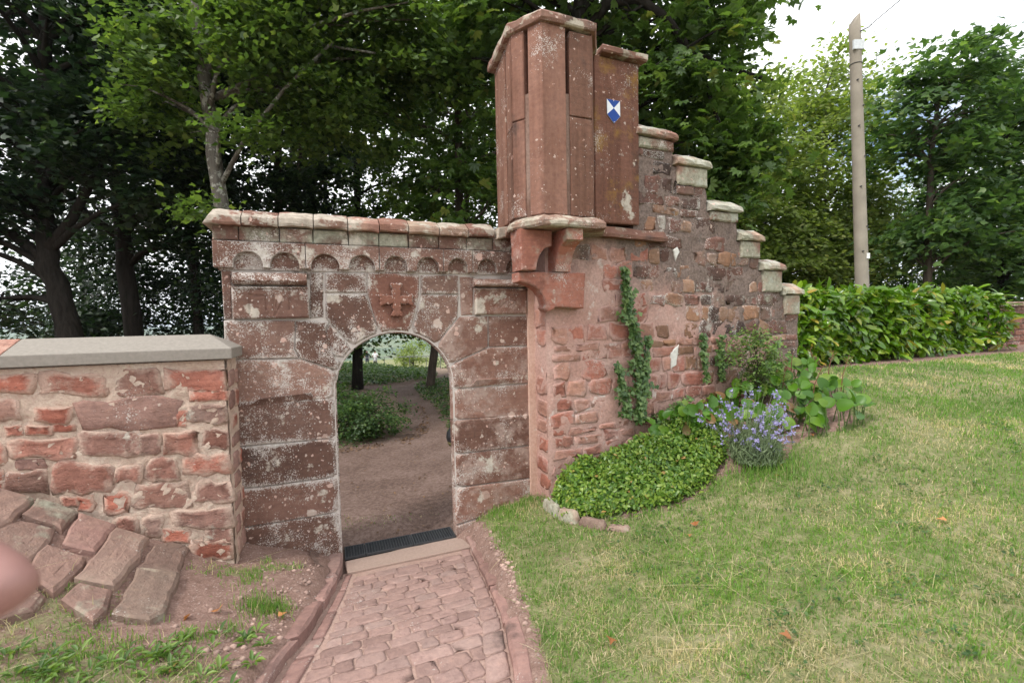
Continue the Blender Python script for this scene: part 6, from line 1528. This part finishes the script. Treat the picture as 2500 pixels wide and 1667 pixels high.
MB().tube([(x + .26, y, H - .24), (x + .38, y, H - .5), (x + .36, y, H - 1.1), (x + .2, y, H - 1.3), (x + .1, y + .02, H - 1.2)], .005, 5).build('cable', M_bolt, pole)

# ------------------------------------------------------------------ low wall beyond the hedge
bw = root('boundary_wall', (10.6, 9.9, gz(10.6, 9.9)), math.radians(24), label='low coursed brick-red wall at the right end of the hedge', cat='wall')
MB().box((0, .02, -.4), (5.0, .32, .93)).build('mortar', M_rw_mortar, bw)
M_bstone = stone_mat('boundary stone', [(.12, .065, .05), (.2, .095, .07), (.26, .13, .1), (.24, .15, .12)], .4, .2, .0, .2, .3, bump=.8)
z = -.02
while z < .88:
    hh = random.uniform(.1, .14); u = -.02
    while u < 3.4:
        e = u + random.uniform(.18, .34)
        rubble('stone', [(u, z), (e, z), (e, z + hh), (u, z + hh)], M_bstone, bw, lambda a, b, h: (a, .015 - h, b), h=.012, n=10); u = e + .02
    z += hh + .016
u = -.06
while u < 4.6:
    block('coping_stone', [(u, .92), (u + .55, .92), (u + .55, 1.02), (u, 1.02)], -.05, .36, M_turcap, bw, bev=.012); u += .56

# ------------------------------------------------------------------ railing beyond the gateway
rl = root('railing', (-7.5, 33.5, gz(-7.5, 33.5)), 0, label='thin grey metal railing crossing the slope beyond the arch', cat='railing')
M_rail = plain('rail steel', (.16, .17, .18), .5, .4, .5)
RP = [(-17.5, 36.0), (-14, 35.2), (-10.4, 34.6), (-9.7, 34.4), (-7.6, 33.6), (-6.3, 33.2), (-5.2, 32.8), (-4.1, 32.4), (-2.6, 32)]
tops = []
for x, y in RP:
    z = gz(x, y) - gz(-7.5, 33.5)
    MB().tube([(x + 7.5, y - 33.5, z - .1), (x + 7.5, y - 33.5, z + 1.0)], .025, 6).build('post', M_rail, rl); tops.append((x + 7.5, y - 33.5, z + 1.0))
MB().tube(tops, .024, 6).build('handrail', M_rail, rl)
# ------------------------------------------------------------------ bin behind the right jamb
bnx, bny = -.88, 7.35
bn = root('litter_bin', (bnx, bny, gz(bnx, bny)), .2, label='grey-blue bin with black rounded hood half hidden behind the right jamb', cat='bin')
MB().tube([(0.06, 0, 0), (.06, 0, .235)], .155, 16).build('body', plain('grey blue bin', (.05, .065, .08), .5), bn, True)
hood = MB()
prof = [(.0, .56), (.1, .55), (.17, .51), (.215, .44), (.225, .36), (.21, .30)]
vs, fs = [], []
n = 18
for r, z in prof:
    for k in range(n): vs.append((r * math.cos(6.283 * k / n), r * math.sin(6.283 * k / n), z))
for i in range(len(prof) - 1):
    for k in range(n): fs.append((i * n + k, i * n + (k + 1) % n, (i + 1) * n + (k + 1) % n, (i + 1) * n + k))
hood.add(vs, fs).build('hood', plain('black hood', (.012, .012, .014), .5), bn, True)
MB().tube([(0, 0, .235), (0, 0, .305)], [.19, .212], 18).build('rim', plain('olive rim', (.10, .085, .03), .6), bn, True)

# ------------------------------------------------------------------ people
def skin_mesh(name, J, E, mat, parent, sub=2, rootj=None):
    keys = list(J); me = bpy.data.meshes.new(name)
    me.from_pydata([J[k][0] for k in keys], [(keys.index(a), keys.index(b)) for a, b in E], [])
    o = link(name, me, parent, mat)
    o.modifiers.new('skin', 'SKIN').use_smooth_shade = True
    sv = me.skin_vertices[0].data
    for i, k in enumerate(keys):
        r = J[k][1]; sv[i].radius = (r, r) if not hasattr(r, '__len__') else r
        sv[i].use_root = (k == rootj)
    s_ = o.modifiers.new('smooth', 'SUBSURF'); s_.levels = sub; s_.render_levels = sub
    return o
M_skin = plain('skin', (.31, .165, .145), .5, .4, vary=.06, scale=8); M_hair = plain('dark hair', (.03, .02, .015), .7)
M_eye = plain('dark eye', (.02, .015, .012), .3)
def person(loc, rz, label, top, bottom, arm_l=None, arm_r=None, hair=M_hair, er=.042, group=None):
    p = root('person', loc, rz, label=label, cat='person', group=group)
    AL = arm_l or ((.19, 0, 1.42), (.25, .0, 1.14), (.16, -.2, 1.06), (.07, -.25, 1.10)); AR = arm_r or ((-.19, 0, 1.42), (-.25, 0, 1.14), (-.16, -.2, 1.06), (-.07, -.25, 1.10))
    J = dict(pel=((0, 0, .95), (.15, .11)), wai=((0, 0, 1.1), (.135, .1)), che=((0, .01, 1.3), (.16, .11)), nb=((0, .01, 1.44), (.08, .07)), ne=((0, -.0, 1.51), .052), hd=((0, -.01, 1.60), (.072, .085)), ht=((0, 0, 1.70), (.066, .082)))
    E = [('pel', 'wai'), ('wai', 'che'), ('che', 'nb'), ('nb', 'ne'), ('ne', 'hd'), ('hd', 'ht')]
    for s_, A in (('l', AL), ('r', AR)):
        J['s' + s_] = (A[0], .06); J['e' + s_] = (A[1], er); J['w' + s_] = (A[2], .028); J['h' + s_] = (A[3], (.038, .02))
        E += [('nb', 's' + s_), ('s' + s_, 'e' + s_), ('e' + s_, 'w' + s_), ('w' + s_, 'h' + s_)]
        sg_ = 1 if s_ == 'l' else -1; W_, H__ = Vector(A[2]), Vector(A[3]); d = (H__ - W_).normalized(); sd = d.cross(Vector((0, 0, 1))); sd = (sd if sd.length > .1 else Vector((1, 0, 0))).normalized()
        for q, (o_, L) in enumerate(((-.027, .075), (-.009, .088), (.009, .082), (.026, .065))):
            b_ = H__ + d * .03 + sd * o_
            J[f'f{s_}{q}a'] = (tuple(b_), .0095); J[f'f{s_}{q}b'] = (tuple(b_ + d * L * .6 + Vector((0, 0, -.012))), .0085); J[f'f{s_}{q}c'] = (tuple(b_ + d * L * .9 + Vector((0, 0, -.035))), .007)
            E += [('h' + s_, f'f{s_}{q}a'), (f'f{s_}{q}a', f'f{s_}{q}b'), (f'f{s_}{q}b', f'f{s_}{q}c')]
        tb_ = W_ + d * .03; J['t' + s_ + 'a'] = (tuple(tb_ - sd * .035 + d * .015), .011); J['t' + s_ + 'b'] = (tuple(tb_ - sd * .05 + d * .05), .009)
        E += [('w' + s_, 't' + s_ + 'a'), ('t' + s_ + 'a', 't' + s_ + 'b')]
        J['hip' + s_] = ((.09 * sg_, 0, .88), .085); J['k' + s_] = ((.10 * sg_, -.01, .49), .058); J['a' + s_] = ((.10 * sg_, .01, .08), .04); J['toe' + s_] = ((.11 * sg_, -.16, .035), .035)
        E += [('pel', 'hip' + s_), ('hip' + s_, 'k' + s_), ('k' + s_, 'a' + s_), ('a' + s_, 'toe' + s_)]
    skin_mesh('body', J, E, M_skin, p, 2, 'pel')
    # face, hair, clothes
    for sx_ in (-.03, .03): MB().tube([(sx_, -.070, 1.64), (sx_, -.083, 1.64)], .0055, 8).build('eye', M_eye, p, True)
    MB().tube([(0, -.072, 1.64), (0, -.103, 1.602), (0, -.076, 1.595)], [.008, .014, .01], 6).build('nose', M_skin, p, True)
    MB().tube([(-.022, -.070, 1.565), (0, -.079, 1.563), (.022, -.070, 1.565)], .006, 6).build('mouth', plain('lip', (.36, .14, .11), .5), p, True)
    for sx_ in (-.078, .078): MB().tube([(sx_, .005, 1.60), (sx_ * 1.06, .01, 1.645)], [.014, .018], 7).build('ear', M_skin, p, True)
    hv, hf, R_, K_ = [], [], 7, 20
    for i in range(R_ + 1):
        for k in range(K_):
            a = 2 * math.pi * k / K_; fr = max(0, -math.sin(a)); zl = -.09 + .125 * min(1, fr * 1.8)
            f = i / R_; zc_ = .098 * (1 - f) + zl * f; rr = math.sqrt(max(.02, 1 - (zc_ / .1) ** 2)) if zc_ > 0 else 1 - .12 * (zc_ / .09) ** 2
            if i == 0: rr = .12
            hv.append((.083 * rr * math.cos(a), .012 + .098 * rr * math.sin(a), 1.652 + zc_ + .004 * math.sin(7 * a + i)))
    for i in range(R_):
        for k in range(K_): hf.append((i * K_ + k, (i + 1) * K_ + k, (i + 1) * K_ + (k + 1) % K_, i * K_ + (k + 1) % K_))
    hf.append(tuple(range(K_)))
    mesh('hair', hv, hf, hair, p, True)
    J['low'] = ((0, 0, .86), (.15, .11))
    SJ = {k: (J[k][0], tuple(x + .016 for x in (J[k][1] if hasattr(J[k][1], '__len__') else (J[k][1],) * 2))) for k in ('low', 'pel', 'wai', 'che', 'nb', 'sl', 'sr')}
    for s_, A in (('l', AL), ('r', AR)): SJ['m' + s_] = (tuple(Vector(A[0]).lerp(Vector(A[1]), .55)), .068)
    skin_mesh('shirt', SJ, [('low', 'pel'), ('pel', 'wai'), ('wai', 'che'), ('che', 'nb'), ('nb', 'sl'), ('nb', 'sr'), ('sl', 'ml'), ('sr', 'mr')], top, p, 2, 'pel')
    TJ = {k: (J[k][0], tuple(x + .014 for x in (J[k][1] if hasattr(J[k][1], '__len__') else (J[k][1],) * 2))) for k in ('pel', 'hipl', 'hipr', 'kl', 'kr', 'al', 'ar')}
    TJ['pel'] = ((0, 0, .95), (.125, .105))
    skin_mesh('trousers', TJ, [('pel', 'hipl'), ('pel', 'hipr'), ('hipl', 'kl'), ('hipr', 'kr'), ('kl', 'al'), ('kr', 'ar')], bottom, p, 2, 'pel')
    for sg_ in (1, -1): MB().tube([(.10 * sg_, .06, .035), (.105 * sg_, -.05, .04), (.112 * sg_, -.19, .03)], [.04, .047, .035], 8).build('shoe', plain('shoe', (.05, .045, .04), .6), p, True)
    return p
M_navy = plain('dark printed shirt', (.018, .022, .035), .8); M_white_s = plain('white shirt', (.72, .73, .75), .8); M_jean = plain('grey trousers', (.10, .11, .13), .85)
person((-13.75, 43, -2.12), .3, 'person in a dark T-shirt walking beyond the railing, left of the pair', M_navy, M_jean)
person((-13.05, 43.2, -2.12), .1, 'person in a white T-shirt walking beside the dark-shirted one', M_white_s, M_jean, hair=plain('brown hair', (.08, .045, .025), .7))
# bystander left of the camera: only a bent elbow enters the frame
ex, ey, ez = -.492, .45, 1.992
bx, by = -1.0, .42
gb = gz(bx, by)
def rel(x, y, z): return (x - bx, y - by, z - gb)
person((bx, by, gb), 0, 'bare pink elbow of a person close to the lens at the left edge', plain('grey shirt', (.2, .2, .21), .85), M_jean,
       arm_l=(rel(-.80, .42, 2.10), rel(ex, ey, ez), rel(-.74, .34, 1.94), rel(-.82, .32, 1.94)), er=.031)
# ------------------------------------------------------------------ thin summer haze over the valley
hz = MB().box((-9000, -9000, -128), (9000, 9000, 90)).build('haze', None)
tag(hz, kind='stuff')
hm = bpy.data.materials.new('haze'); hm.use_nodes = True
hn_ = hm.node_tree.nodes; hn_.clear()
ho = hn_.new('ShaderNodeOutputMaterial'); hv_ = hn_.new('ShaderNodeVolumePrincipled')
hv_.inputs['Color'].default_value = (.80, .90, 1, 1); hv_.inputs['Density'].default_value = .00022; hv_.inputs['Anisotropy'].default_value = .3
hm.node_tree.links.new(hv_.outputs[0], ho.inputs['Volume'])
hz.data.materials.append(hm)
